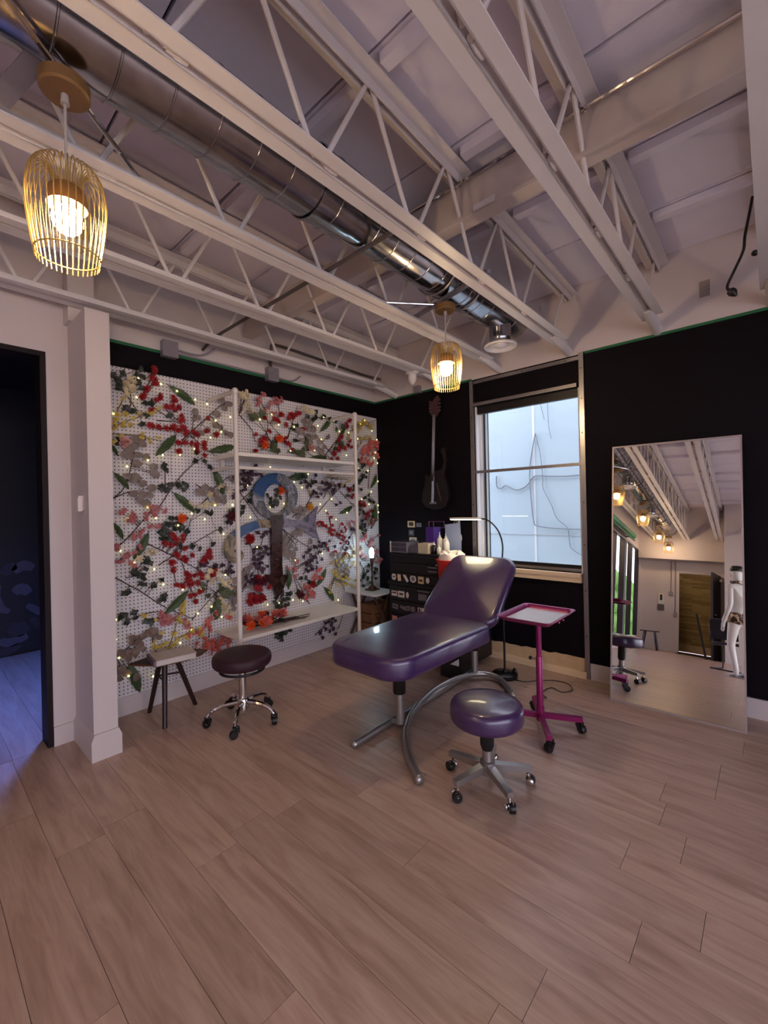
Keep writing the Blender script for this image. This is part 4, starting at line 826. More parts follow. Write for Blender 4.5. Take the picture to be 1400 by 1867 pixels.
# ---- magenta instrument tray stand
ts = thing('tray_stand', 'magenta instrument tray on a rolling stand', 'stand', (-1.14, 2.73, 0))
def tray(b, cx, cy, hx, hy, z):
    o = rrect(cx - hx, cx + hx, cy - hy, cy + hy, .03, 4); n = len(o)
    def ring(ins, zz): return [(cx + (p[0] - cx) * (1 - ins / hx), cy + (p[1] - cy) * (1 - ins / hy), zz) for p in o]
    loops = [ring(.022, z), ring(.004, z + .022), ring(-.008, z + .024), ring(-.008, z + .020), ring(.0, z + .018), ring(.018, z - .004)]
    vs = [p for l in loops for p in l]; fs = []
    for i in range(len(loops) - 1):
        for j in range(n): fs.append((i * n + j, i * n + (j + 1) % n, (i + 1) * n + (j + 1) % n, (i + 1) * n + j))
    fs.append(tuple(range(n))); fs.append(tuple(range((len(loops) - 1) * n, len(loops) * n))[::-1])
    return b.add(vs, fs)
tray(MB(), .015, -.06, .165, .215, .735).build('tray', MAGENTA, ts)
MB().box(-.12, .15, -.24, .12, .736, .7375).build('tray_liner', mat('white_liner', (226, 220, 228), .18), ts)
MB().box(-.14, .17, -.10, -.085, .722, .731).box(-.14, .17, -.03, -.015, .722, .731).box(-.01, .03, -.12, .03, .712, .724).build('tray_bracket', MAGENTA, ts)
MB().lathe([(.0165, .12), (.0165, .72)], n=16).build('upper_post', MAGENTA, ts)
MB().lathe([(.026, .05), (.026, .14), (.021, .145), (.021, .46), (.018, .465)], n=18).build('lower_post', MAGENTA, ts)
kb = MB().tube([(-.02, 0, .44), (-.05, 0, .44)], .006, 8).build('clamp_screw', CHROME, ts); MB().sphere((-.058, 0, .44), .013, 10, 6).build('knob', BLACKP, kb)
for ang, ln in ((24, .25), (-58, .29), (122, .24), (204, .25)):
    a = math.radians(ang); ca, sa = math.cos(a), math.sin(a)
    lg = MB().bar((0, 0, .085), (ln * ca, ln * sa, .085), .030, .030).build('leg', MAGENTA, ts)
    c = thing('caster', '', '', (ln * .96 * ca, ln * .96 * sa, 0), a + .7); del c['label']; del c['category']; c.parent = lg
    inst('wheel', cw, c, (0, -.006, .027)); inst('fork', ch, c)

# ---- white pipe wall rack with two shelves
rk = thing('pipe_rack', 'white pipe rack with two shelves against the flower wall', 'rack', (-3.05, 2.345, 0))
YA, YB_ = -.635, .640
for yy in (YA, YB_):
    MB().tube([(0, yy, 0), (0, yy, 2.36)], .0175, 14).build('post', PIPEW, rk)
    MB().sphere((0, yy, 2.362), .026, 14, 8).build('elbow', PIPEW, rk)
    MB().tube([(0, yy, 2.362), (-.428, yy, 2.362)], .0165, 12).lathe([(.032, -.428), (.032, -.42), (.018, -.412)], (0, yy, 2.362), n=14, axis='X').build('wall_arm', PIPEW, rk)
    MB().tube([(0, yy, 1.778), (-.428, yy, 1.778)], .013, 10).build('shelf_arm', PIPEW, rk)
    MB().lathe([(.028, 0), (.028, .006), (.019, .014)], (0, yy, 0), n=14).build('floor_flange', PIPEW, rk)
MB().box(-.41, .0, YA + .02, YB_ - .02, 1.868, 1.895).build('upper_shelf', BOARDW, rk)
MB().box(-.40, -.37, YB_ - .10, YB_ - .07, 1.80, 1.868).box(-.40, -.37, YA + .07, YA + .10, 1.785, 1.868).build('shelf_bracket', PIPEW, rk)
MB().tube([(-.02, YA, 1.778), (-.02, YB_, 1.778)], .014, 12).build('hanging_rail', PIPEW, rk)
MB().box(-.41, .0, YA + .005, YB_ - .005, .435, .460).build('lower_shelf', BOARDW, rk)

# ---- bouquet lying on the lower shelf
def petal_flower(r, layers, cup=.5, wide=1.):
    """nested petals facing +Z, radius r"""
    b = MB()
    for L in range(layers):
        n = 5 if L else 6; rr = r * (1 - .28 * L); h = r * .25 * L
        for k in range(n):
            a = 2 * PI * (k + .5 * (L % 2)) / n; w = .62 * 2 * PI / n * 1.15 * wide
            pts = [(0, 0, h)]
            for t, q in ((-.8, .62), (-.45, .95), (0, 1.05), (.45, .95), (.8, .62)):
                x = rr * q; pts.append((x * math.cos(a + t * w * .62), x * math.sin(a + t * w * .62), h + r * cup * (.35 + .5 * L / max(1, layers)) * q * q))
            o = len(b.v); b.add(pts, [(0, i, i + 1) for i in range(1, 5)], True)
    return b
def to_x(b): return b.xf(Matrix.Rotation(PI / 2, 4, 'Y'))
FM = {}
def fcol(n, rgb, rough=.6, k=.18): return mat(n, rgb, rough, noise=(40, k))
ORANGE = fcol('orange_petals', (232, 92, 34)); CORAL = fcol('coral_petals', (216, 104, 92)); RED = fcol('red_petals', (158, 18, 26)); WINE = fcol('wine_petals', (92, 18, 34))
PINK = fcol('pink_petals', (196, 116, 118)); PALEP = fcol('pale_pink_petals', (206, 150, 146)); CREAMP = fcol('cream_petals', (226, 208, 172)); YEL = fcol('yellow_petals', (214, 184, 84)); YELR = fcol('amber_petals', (224, 154, 52))
STEM = mat('brown_stem', (70, 46, 38), .7); STEMY = mat('olive_stem', (128, 108, 44), .7); STEMR = mat('red_stem', (96, 38, 34), .7)
DLEAF = fcol('dark_green_leaf', (40, 46, 36), .5); GLEAF = fcol('green_leaf', (60, 78, 42), .55, .35); OLEAF = fcol('olive_leaf', (74, 82, 52), .55); EUC = fcol('dusty_mauve_leaf', (134, 118, 112), .6); DUST = fcol('dusty_brown_leaf', (122, 98, 86), .6); PLUML = fcol('plum_leaf', (64, 36, 54), .55)
bq = thing('bouquet', 'bunch of orange and coral roses lying on the lower shelf', 'flowers', (-3.19, 1.93, .4605))
rg = random.Random(4)
for k in range(19):
    m_ = [ORANGE, CORAL, ORANGE, WINE, CORAL][k % 5] if k < 15 else PINK
    me = petal_flower(.044, 5, 1.0, 1.55).mesh('rose', m_)
    yy = rg.uniform(-.12, .24); xx = rg.uniform(-.04, .12) if m_ is not WINE else rg.uniform(-.12, .02)
    inst('rose', me, bq, (xx, yy, .04 + rg.uniform(0, .06)), (rg.uniform(-.3, .9), rg.uniform(.1, 1.0), rg.uniform(0, 6)))
b = MB()
for k in range(7): b.tube([(-.03 + .02 * rg.uniform(-1, 1), .0 + .05 * k / 7, .012 + .004 * k), (.02 + rg.uniform(-.04, .04), .42 + rg.uniform(-.05, .16), .008 + .003 * k)], .004, 5)
b.build('stems', STEM, bq)
lf = MB().add([(0, 0, 0), (.025, .013, .004), (.06, 0, .008), (.025, -.013, .004)], [(0, 1, 2), (0, 2, 3)]).mesh('leaf', DLEAF)
for k in range(16): inst('leaf', lf, bq, (rg.uniform(-.08, .08), rg.uniform(-.2, .3), .012 + rg.uniform(0, .04)), (rg.uniform(-.5, .5), rg.uniform(-.5, .2), rg.uniform(0, 6)), (1.1, 1.2, 1))

# ---- tripod stool with a leaf shaped top and a book
st = thing('tripod_stool', 'small dark tripod stool with leaf shaped top by the pier', 'stool', (-3.21, 1.235, 0))
lt = [(-.10, -.215), (-.03, -.17), (.06, -.10), (.11, -.01), (.12, .09), (.09, .19), (.03, .27), (-.05, .23), (-.12, .16), (-.15, .05), (-.15, -.07)]
MB().prism(lt, 'Z', .395, .408).build('top', DARKW, st)
MB().tube([(*p, .40) for p in lt], .007, 6, closed=True).build('rim', mat('amber_edge', (96, 62, 44), .2), st)
for a_, c_ in (((-.05, -.03), (-.165, -.07)), ((.04, -.035), (.165, -.09)), ((-.005, .06), (-.03, .205))):
    MB().tube([(*a_, .396), (*c_, 0)], [.019, .0145], 10).build('leg', DARKW, st)
MB().tube([(-.07, -.04, .28), (.06, -.05, .28)], .007, 6).tube([(-.07, -.04, .28), (-.01, .10, .28)], .007, 6).build('brace', DARKW, st)
bk = thing('book', 'pale hardcover book lying on the tripod stool', 'book', (-3.175, 1.255, .409), math.radians(-8))
MB().box(-.105, .105, -.135, .135, 0, .004).box(-.105, .105, -.135, .135, .034, .038).build('cover', mat('marbled_cover', (196, 182, 176), .35, noise=(9, .2, (1, 3, 1))), bk)
MB().box(-.10, .10, -.130, .130, .004, .034).build('pages', mat('paper', (206, 194, 188), .8), bk)
MB().box(-.107, .107, -.141, -.126, 0, .0395).build('spine', mat('mauve_spine', (112, 92, 104), .5), bk)

# ---- corner table with lamp
tb = thing('side_table', 'small pale folding table in the corner behind the rack', 'table', (-3.22, 3.33, 0))
MB().pad(rrect(-.225, .235, -.175, .18, .035, 4), .538, .556, .006, .0005).build('top', mat('pale_grey_table', (206, 202, 204), .4), tb)
for s in (-1, 1):
    for q in (-1, 1): MB().bar((s * .16, q * .12, .538), (s * .20 - q * .02, -q * .13, 0), .022, .016).build('leg', mat('brown_leg', (82, 58, 46), .5), tb)
MB().bar((-.18, 0, .27), (.18, 0, .27), .016, .016).build('stretcher', mat('brown_leg', (82, 58, 46), .5), tb)
lp = thing('table_lamp', 'small bronze lamp with a glowing white bulb on the corner table', 'lamp', (-3.22, 3.36, .558))
BRZ = mat('aged_bronze', (84, 62, 50), .35, .7)
MB().box(-.055, .055, -.055, .055, 0, .014).lathe([(.05, .014), (.042, .03), (.02, .045), (.012, .06)], n=20).build('base', BRZ, lp)
MB().lathe([(.012, .055), (.009, .10), (.015, .13), (.009, .16), (.011, .25), (.016, .27), (.020, .30), (.018, .345)], n=16).build('stem', BRZ, lp)
MB().lathe([(.018, .345), (.022, .37), (.026, .40), (.022, .43), (.012, .45), (.001, .456)], n=16).build('bulb', mat('cool_bulb', (240, 255, 255), .3, emit=((200, 240, 255), TABLE_E)), lp)
cr = thing('wooden_crate', 'brown wooden crate under the corner table', 'crate', (-3.235, 3.44, 0))
for k in range(4):
    MB().box(-.10, .10, -.15, .15, .02 + .1 * k, .11 + .1 * k).build('plank', mat('crate_wood', (132, 92, 62), .7, noise=(5, .25, (1, 1, 9))), cr)
for qx in (-.105, .085):
    for qy in (-.175, .15): MB().box(qx, qx + .02, qy, qy + .025, 0, .43).build('corner_post', mat('crate_wood', (132, 92, 62), .7), cr)

# ---- black tool chest with stickers
ch_ = thing('tool_chest', 'tall black tool chest covered in stickers beside the window', 'chest', (-2.60, 3.5, 0))
CHB = mat('chest_black', (22, 19, 24), .42, .1)
MB().box(-.33, .33, -.19, .20, .03, .665).build('lower_cabinet', CHB, ch_)
MB().box(-.315, .315, -.19, .18, .69, .985).build('upper_cabinet', CHB, ch_)
MB().box(-.34, .34, -.205, .205, .665, .69).build('deck', CHB, ch_)
STK = [mat('sticker_white', (216, 206, 200), .5, noise=(60, .25)), mat('sticker_cream', (214, 190, 150), .5, noise=(70, .3)), mat('sticker_grey', (120, 112, 122), .5, noise=(80, .4)), mat('sticker_pink', (214, 140, 132), .5, noise=(60, .3)), mat('sticker_ink', (52, 40, 48), .5)]
HND = mat('chest_handle', (58, 54, 60), .3, .5)
drw = []
for z0, z1 in ((.90, .975), (.80, .89), (.70, .79), (.52, .655), (.375, .51), (.23, .365), (.05, .22)):
    d = MB().box(-.30, .30, -.202, -.19, z0, z1).build('drawer', CHB, ch_)
    MB().box(-.27, .27, -.212, -.202, z1 - .016, z1 - .008).build('handle', HND, d); drw.append(d)
def oval(b, cx, cz, rx, rz, n=14, y=-.2045): return b.prism([(cx + rx * math.cos(2 * PI * k / n), cz + rz * math.sin(2 * PI * k / n)) for k in range(n)], 'Y', -.2025, y)
def stick(d, shape, cx, cz, w, h, m, rot=0, ink=True):
    b = MB()
    if shape == 'o': oval(b, cx, cz, w / 2, h / 2)
    elif shape == 'd': b.prism([(cx, cz - h / 2), (cx + w / 2, cz), (cx, cz + h / 2), (cx - w / 2, cz)], 'Y', -.2025, -.2045)
    else:
        c, s_ = math.cos(rot), math.sin(rot)
        b.prism([(cx + x * c - z * s_, cz + x * s_ + z * c) for x, z in ((-w / 2, -h / 2), (w / 2, -h / 2), (w / 2, h / 2), (-w / 2, h / 2))], 'Y', -.2025, -.2045)
    o = b.build('sticker', STK[m], d)
    return o
def ink(d, cx, cz, w, h): MB().box(cx - w / 2, cx + w / 2, -.2055, -.2045, cz - h / 2, cz + h / 2).build('sticker_mark', STK[4], d)
d = drw[2]
for sh, cx, w, h, m, rt_ in (('o', -.255, .058, .068, 0, 0), ('r', -.185, .042, .072, 1, .1), ('r', -.10, .03, .085, 0, .6), ('o', -.01, .076, .074, 0, 0), ('r', .085, .066, .076, 1, 0), ('o', .165, .042, .056, 0, 0)): stick(d, sh, cx, .742, w, h, m, rt_)
oval(MB(), -.01, .742, .022, .022, y=-.2055).build('sticker_mark', STK[2], d); ink(d, .085, .735, .04, .02); ink(d, -.255, .745, .03, .012)
d = drw[3]
for cx, w, h, m in ((-.255, .07, .052, 0), (-.165, .085, .062, 0), (-.085, .036, .06, 0), (.10, .10, .06, 2), (.20, .06, .05, 2)): stick(d, 'r' if w > .05 else 'o', cx, .575, w, h, m)
ink(d, -.255, .582, .05, .014); ink(d, -.165, .577, .05, .02); MB().box(.04, .18, -.2045, -.2025, .625, .64).build('sticker', STK[2], d)
d = drw[4]
for cx, w, h, m, rt_ in ((-.245, .075, .05, 2, -.1), (-.15, .06, .03, 2, -.3), (-.09, .07, .045, 2, .2), (-.02, .05, .05, 2, .1), (.06, .04, .055, 0, 0), (.12, .07, .055, 0, 0)): stick(d, 'r', cx, .445, w, h, m, rt_)
ink(d, -.245, .445, .05, .01); ink(d, .06, .445, .018, .04); ink(d, -.09, .445, .04, .01)
d = drw[5]
for cx, cz, w, h, m in ((-.255, .315, .065, .075, 3), (-.185, .295, .06, .06, 3), (-.25, .25, .05, .03, 2)): stick(d, 'r', cx, cz, w, h, m, .05)
d = drw[1]
for z in (.83, .868): MB().box(.17, .27, -.2045, -.2025, z - .006, z + .006).build('sticker', STK[2], d)
# things on top of the chest
ac = thing('drawer_organizer', 'low clear drawer organizer on the left of the tool chest', 'organizer', (-2.81, 3.43, .986))
CLR = mat('smoky_acrylic', (120, 116, 128), .12, spec=.8, noise=(9, .3))
MB().box(-.10, .10, -.10, .10, 0, .105).build('body', CLR, ac)
for zz in (.012, .058):
    for xx in (-.095, .003): MB().box(xx, xx + .092, -.106, -.10, zz, zz + .04).build('drawer_front', mat('smoky_drawer', (70, 66, 76), .2), ac)
MB().box(-.112, -.10, -.108, -.10, 0, .11).build('edge_strip', STK[0], ac)
ac2 = MB().box(-2.70, -2.60, 3.36, 3.52, .986, 1.05).box(-2.695, -2.605, 3.352, 3.36, .995, 1.04).build('clear_box', mat('grey_acrylic', (96, 92, 100), .15)); tag(ac2, 'small grey box right of the clear organizer', 'box')
pb = MB().box(-2.60, -2.50, 3.50, 3.62, .986, 1.235).box(-2.585, -2.575, 3.496, 3.50, 1.0, 1.23).build('purple_box', mat('purple_acrylic', (74, 44, 128), .2)); tag(pb, 'tall purple box standing on the tool chest', 'box')
gb_ = MB().box(-2.59, -2.47, 3.36, 3.47, .986, 1.085).build('glove_box', mat('cream_carton', (206, 190, 160), .6, noise=(30, .2))); tag(gb_, 'cream carton in front of the purple box', 'box')
pr_ = MB().prism([(-2.455, .99), (-2.285, .985), (-2.295, 1.275), (-2.47, 1.255)], 'Y', 3.655, 3.665).build('leaning_panel', mat('painted_reflection_blue', (158, 172, 204), .3)); tag(pr_, 'panel leaning behind the bottles, reflection painted pale blue', 'sheet')  # plain pale blue stands in for a mirror panel's reflection
def bottle(x, y_, z, r, h, m, label, cap=None):
    t = thing('bottle', label, 'bottle', (x, y_, z), 0, 'bottles on the tool chest')
    MB().lathe([(r * .9, 0), (r, .006), (r, h * .58), (r * .85, h * .68), (r * .4, h * .74)], n=16).build('body', m, t)
    MB().lathe([(r * .42, h * .73), (r * .42, h * .80), (r * .16, h * .84), (r * .10, h)], n=12).build('nozzle', cap or m, t)
WPL = mat('white_plastic', (226, 220, 212), .35); AMB = mat('dark_bottle', (38, 30, 34), .25)
bottle(-2.47, 3.56, .986, .030, .20, WPL, 'white squeeze bottle just right of the purple box')
bottle(-2.405, 3.57, .986, .030, .19, WPL, 'white squeeze bottle second from the purple box')
bottle(-2.33, 3.47, .986, .030, .165, WPL, 'white squeeze bottle nearest the red bucket')
bottle(-2.44, 3.42, .986, .034, .115, AMB, 'dark jar in front of the white bottles', WPL)
bottle(-2.37, 3.40, .986, .022, .09, WPL, 'small white bottle in front of the others')
pf = MB().box(-2.345, -2.285, 3.302, 3.308, .825, .975).build('photo_card', STK[0]); tag(pf, 'white printed card stuck on the right of the tool chest', 'card')
# pictures and strips pinned on the wall above
def card(x0, x1, z0, z1, m, label, inner=None):
    t = thing('picture_card', label, 'card', ((x0 + x1) / 2, YW, (z0 + z1) / 2), 0, 'cards pinned above the tool chest'); hx, hz = (x1 - x0) / 2, (z1 - z0) / 2
    MB().box(-hx, hx, -.006, -.001, -hz, hz).build('card', STK[m], t)
    if inner is not None: MB().box(-hx * .6, hx * .6, -.0075, -.006, -hz * .55, hz * .6).build('picture', STK[inner], t)
card(-3.02, -2.92, 1.215, 1.285, 1, 'cream picture card with a dark motif, top left above the chest', 4)
card(-2.90, -2.83, 1.22, 1.265, 2, 'dim grey card right of the cream picture card')
card(-3.01, -2.93, 1.12, 1.195, 4, 'dark card under the cream picture card', 2)
card(-3.0, -2.90, 1.02, 1.105, 1, 'cream patterned card lowest on the left above the chest', 2)
card(-2.42, -2.375, 1.215, 1.30, 2, 'grey strip left of another strip below the lamp', 4)
card(-2.365, -2.345, 1.10, 1.29, 0, 'narrow white strip hanging below the lamp', 2)
o = thing('outline_frame', 'thin pink outlined frame behind the purple box', 'frame', (-2.63, YW - .008, 1.25), 0)
MB().box(-.10, .10, -.002, .004, -.035, -.030).box(-.10, .10, -.002, .004, .03, .035).box(-.10, -.095, -.002, .004, -.035, .035).box(.095, .10, -.002, .004, -.035, .035).box(-.04, -.035, -.002, .004, -.035, .035).build('outline', mat('pink_outline', (150, 96, 140), .5), o)
o = thing('hanging_brush', 'pale slender brush hanging above the red bucket', 'brush', (-2.335, YW - .012, 1.06)); MB().lathe([(.001, -.08), (.005, -.07), (.006, .02), (.014, .05), (.010, .085), (.001, .10)], n=10).build('brush', STK[0], o)
# red bucket with a white bag
bk2 = thing('red_bucket', 'red bucket with a crumpled white bag behind the backrest', 'bucket', (-2.175, 3.32, .60))
MB().lathe([(.10, 0), (.105, .01), (.135, .335), (.142, .345), (.146, .36), (.138, .362), (.13, .345), (.10, .02)], n=32).build('pail', mat('red_plastic', (206, 44, 34), .35), bk2)
b = MB(); rb = random.Random(8)
prof = [(.118, .33), (.128, .36), (.11, .40), (.08, .42), (.05, .415), (.02, .39), (.001, .385)]
b.lathe(prof, n=22)
b.v = [(p[0] + rb.uniform(-.016, .016), p[1] + rb.uniform(-.016, .016), p[2] + rb.uniform(-.02, .022)) for p in b.v]
b.build('bag', mat('white_bag', (226, 214, 208), .5), bk2)
stn = thing('bucket_stand', 'dark cabinet under the red bucket', 'cabinet', (-2.13, 3.5, 0)); MB().box(-.125, .13, -.25, .20, .03, .598).build('body', CHB, stn); MB().box(-.11, .115, -.258, -.25, .06, .56).build('door', CHB, stn)
ub = thing('black_box', 'low black box with a triangular label under the bed', 'box', (-2.03, 3.14, 0)); MB().box(-.10, .10, -.10, .10, 0, .20).build('case', BLACKP, ub)
MB().prism([(.0, .12), (.085, .12), (.085, .18)], 'Y', -.1025, -.10).build('label', STK[0], ub)

# ---- floor lamp with a flat light head
fp = thing('floor_lamp', 'slim black gooseneck floor lamp with flat glowing head', 'lamp', (-1.70, 3.36, 0))
MB().lathe([(.102, 0), (.105, .006), (.105, .028), (.095, .036), (.02, .042), (.012, .06)], n=32).build('base', BLACKM, fp)
MB().tube([(0, 0, .04), (0, 0, .90)], .009, 10).build('pole', BLACKM, fp)
MB().tube(smooth_path([(0, 0, .90), (.0, 0, 1.0), (.005, 0, 1.10), (-.02, 0, 1.20), (-.07, 0, 1.27), (-.14, 0, 1.318), (-.20, 0, 1.325)], 6), .0065, 8).build('gooseneck', BLACKM, fp)
hd = MB().pad(rrect(-.50, -.19, -.05, .05, .03, 5), 1.322, 1.336, .004, .002).build('head', mat('lamp_head_white', (236, 228, 206), .4), fp)
MB().prism(rrect(-.492, -.20, -.043, .043, .026, 5), 'Z', 1.3165, 1.3215).build('light_panel', mat('led_panel', (255, 244, 214), .4, emit=((255, 236, 190), LED_E)), hd)
MB().sphere((.075, .03, .05), .022, 10, 6, 1, .6, 1.4).build('foot_switch', BLACKP, fp)
o = MB().tube(smooth_path([(-1.60, 3.33, .008), (-1.52, 3.34, .008), (-1.45, 3.42, .008), (-1.36, 3.50, .008), (-1.25, 3.52, .008), (-1.17, 3.42, .008), (-1.22, 3.33, .008), (-1.31, 3.36, .008), (-1.33, 3.22, .008), (-1.27, 3.16, .008), (-1.35, 3.14, .008)], 6), .0035, 6).build('power_cord', BLACKP); tag(o, 'thin black power cord curling on the floor by the window', 'cord')

# ---- mirror leaning on the window wall
mi = thing('leaning_mirror', 'tall frameless looking mirror leaning on the black wall', 'mirror', (-.526, 3.447, .0))
mi.rotation_euler = (-math.radians(7), 0, math.radians(1.1))
MW, MH = .385, 1.884
MB().box(-MW, MW, .002, .022, .004, MH).build('backing', BLACKP, mi)
MB().box(-MW + .009, MW - .009, -.001, .002, .013, MH - .009).build('mirror_glass', mat('silver_mirror', (238, 238, 236), .0, 1), mi)
MB().box(-MW, MW, -.004, .022, 0, .012).box(-MW, MW, -.004, .022, MH - .010, MH).box(-MW, -MW + .010, -.004, .022, .012, MH - .01).box(MW - .010, MW, -.004, .022, .012, MH - .01).build('frame', mat('pale_metal_frame', (186, 172, 176), .35, .6), mi)

# ---- electric guitar on the wall
gt = thing('electric_guitar', 'dark electric guitar hanging on the black wall above the chest', 'guitar', (-2.6, 3.70, 1.4))
GD = mat('dark_guitar_finish', (28, 18, 23), .3, noise=(8, .4)); GN = mat('guitar_neck_wood', (40, 24, 24), .4); GH = mat('guitar_head_finish', (74, 46, 46), .4, noise=(20, .3))
def off(l): return [(p[0] + 2.6, p[1] - 1.4) for p in l]
MB().prism(off(GUITAR_BODY), 'Y', -.030, .012).build('body', GD, gt)
a_, c_ = off(GUITAR_NECK)
MB().bar((a_[0], -.036, a_[1]), (c_[0], -.036, c_[1]), .044, .016, up=(0, 1, 0)).build('neck', GN, gt)
MB().prism(off(GUITAR_HEAD), 'Y', -.036, -.020).build('headstock', GH, gt)
for k in range(4):
    for s in (-1, 1):
        c0 = Vector((a_[0] + .004 + s * .058, -.03, a_[1] + .04 + k * .034)); MB().lathe([(.006, -.012), (.011, -.006), (.011, .006), (.006, .012)], tuple(c0), n=10, axis='X').build('tuning_peg', mat('peg_metal', (112, 90, 88), .3, .7), gt)
MB().box(c_[0] - .035, c_[0] + .035, -.036, -.030, c_[1] - .10, c_[1] - .06).box(c_[0] - .035, c_[0] + .035, -.036, -.030, c_[1] - .17, c_[1] - .14).build('pickups', BLACKP, gt)
MB().box(c_[0] - .04, c_[0] + .04, -.038, -.030, c_[1] - .235, c_[1] - .215).build('bridge', ALU, gt)
MB().box(a_[0] - .02, a_[0] + .02, -.022, .04, a_[1] - .01, a_[1] + .02).build('wall_hanger', BLACKM, gt)
MB().bar((c_[0] + .05, -.033, c_[1] - .02), (c_[0] + .10, -.033, c_[1] - .2), .012, .004, up=(0, 1, 0)).build('trim_stripe', mat('guitar_stripe', (86, 66, 52), .4), gt)
for k in range(4): MB().tube([(a_[0] - .012 + k * .008, -.046, a_[1]), (c_[0] - .012 + k * .008, -.042, c_[1] - .22)], .0008, 4).build('string', ALU, gt)

# ================================================================== FLOWER WALL
PEG = peg_mat()
pg = thing('pegboard', 'white pegboard wall covering behind the artificial flowers', 'pegboard', (XW, 2.2, 0))
for y0, y1 in ((.862, 1.388), (1.391, 2.608), (2.611, YW - .002)):
    MB().box(.003, .016, y0 - 2.2, y1 - 2.2, .132, 2.492).build('peg_panel', PEG, pg)
XB = XW + .017        # front face of the board
# --- shared meshes, built facing +X in the YZ plane, stem end at the origin pointing +Y
def leaf_mesh(name, L, W, m, pts=None):
    prof = pts or ((0, 0), (.15, .55), (.4, 1), (.7, .78), (1, 0))
    v = []; f = []
    for t, w in prof: v += [(.010 * math.sin(t * PI), t * L, w * W / 2), (.010 * math.sin(t * PI) - .25 * w * W * .3, t * L, 0), (.010 * math.sin(t * PI), t * L, -w * W / 2)]
    for i in range(len(prof) - 1):
        a = i * 3; f += [(a, a + 1, a + 4, a + 3), (a + 1, a + 2, a + 5, a + 4)]
    return MB().add(v, f, True).mesh(name, m)
ROUND = ((0, .15), (.12, .75), (.35, 1), (.65, 1), (.9, .6), (1, .1))
LM = {'dark': leaf_mesh('leaf', .058, .030, DLEAF), 'olive': leaf_mesh('leaf', .085, .055, OLEAF, ((0, .1), (.2, .9), (.35, .6), (.5, 1), (.7, .5), (1, 0))), 'euc': leaf_mesh('leaf', .058, .050, EUC, ROUND), 'dusty': leaf_mesh('leaf', .054, .046, DUST, ROUND), 'plum': leaf_mesh('leaf', .050, .026, PLUML)}
def cluster(rgbm, r, n, sp, seed):
    rr = random.Random(seed); b = MB()
    for k in range(n):
        q = petal_flower(r, 2); q.xf(Matrix.Rotation(rr.uniform(-.5, .5), 4, 'X') @ Matrix.Rotation(rr.uniform(-.5, .5), 4, 'Y')); to_x(q)
        off_ = Vector((rr.uniform(0, .02), rr.uniform(-sp, sp), rr.uniform(-sp, sp))) if n > 1 else Vector((0, 0, 0))
        o = len(b.v); b.add([Vector(p) + off_ for p in q.v], q.f, True)
    return b.mesh('blossom', rgbm)
def ball(rgbm, n, seed):
    rr = random.Random(seed); b = MB()
    for k in range(n): b.sphere((rr.uniform(.004, .02), rr.uniform(-.014, .014), rr.uniform(-.014, .014)), rr.uniform(.008, .012), 7, 5)
    return b.mesh('berry', rgbm)
BM_ = {'red': [cluster(RED, .021, 3, .016, s) for s in (1, 2, 3)], 'pink': [cluster(PINK, .018, 3, .018, s) for s in (4, 5)], 'coral': [cluster(CORAL, .018, 3, .02, s) for s in (6, 7)],
       'cream': [cluster(CREAMP, .026, 2, .014, 8), cluster(CREAMP, .018, 3, .02, 9)], 'yellow': [cluster(YEL, .014, 3, .02, s) for s in (10, 11)], 'berry': [ball(RED, 4, 12), ball(RED, 3, 13)]}
def rose_mesh(m, r): return to_x(petal_flower(r, 5, .9, 1.5)).mesh('rose', m)
RM = {'roseorange': rose_mesh(ORANGE, .042), 'rosered': rose_mesh(RED, .048), 'roseplum': rose_mesh(WINE, .044), 'rosepink': rose_mesh(PALEP, .044), 'roseyellow': rose_mesh(YELR, .042)}
INFO = {'red': ('blossom_branch', 'branch of red blossoms', 'branch'), 'pink': ('blossom_branch', 'branch of pink blossoms', 'branch'), 'coral': ('blossom_branch', 'branch of coral blossoms', 'branch'),
        'cream': ('blossom_branch', 'spray of cream blossoms', 'branch'), 'yellow': ('blossom_branch', 'spray of yellow blossoms', 'branch'), 'berry': ('berry_branch', 'branch of red berries', 'branch'),
        'euc': ('leafy_branch', 'branch of dusty mauve leaves', 'branch'), 'dusty': ('leafy_branch', 'branch of round brownish leaves', 'branch'), 'dark': ('leafy_branch', 'branch of dark green leaves', 'branch'),
        'olive': ('leafy_branch', 'sprig of broad olive leaves', 'branch'), 'plum': ('leafy_branch', 'branch of plum leaves', 'branch'),
        'roseorange': ('artificial_rose', 'orange rose', 'flower'), 'rosered': ('artificial_rose', 'deep red rose', 'flower'), 'roseplum': ('artificial_rose', 'dark wine rose', 'flower'), 'rosepink': ('artificial_rose', 'pale pink rose', 'flower'), 'roseyellow': ('artificial_rose', 'amber rose', 'flower')}
def place_words(y_, z):
    v = 'at the top of' if z > 2.15 else ('high on' if z > 1.75 else ('halfway up' if z > 1.25 else ('low on' if z > .75 else 'at the foot of')))
    h = 'beside the pier' if y_ < 1.3 else ('left of the rack' if y_ < 1.75 else ('by the left rack post' if y_ < 2.1 else ('in the middle' if y_ < 2.6 else ('by the right rack post' if y_ < 3.1 else 'near the corner'))))
    return v + ' the pegboard, ' + h
pending = []
rf = random.Random(11)
def near(p, polys):
    best = None; P = Vector(p)
    for s in polys:
        for i in range(len(s) - 1):
            a, c = Vector(s[i]), Vector(s[i + 1]); d = c - a; t = max(0, min(1, (P - a).dot(d) / max(1e-9, d.length_squared))); q = a + d * t
            if best is None or (P - q).length < best[0]: best = ((P - q).length, q)
    return best[1]
r9 = random.Random(31)
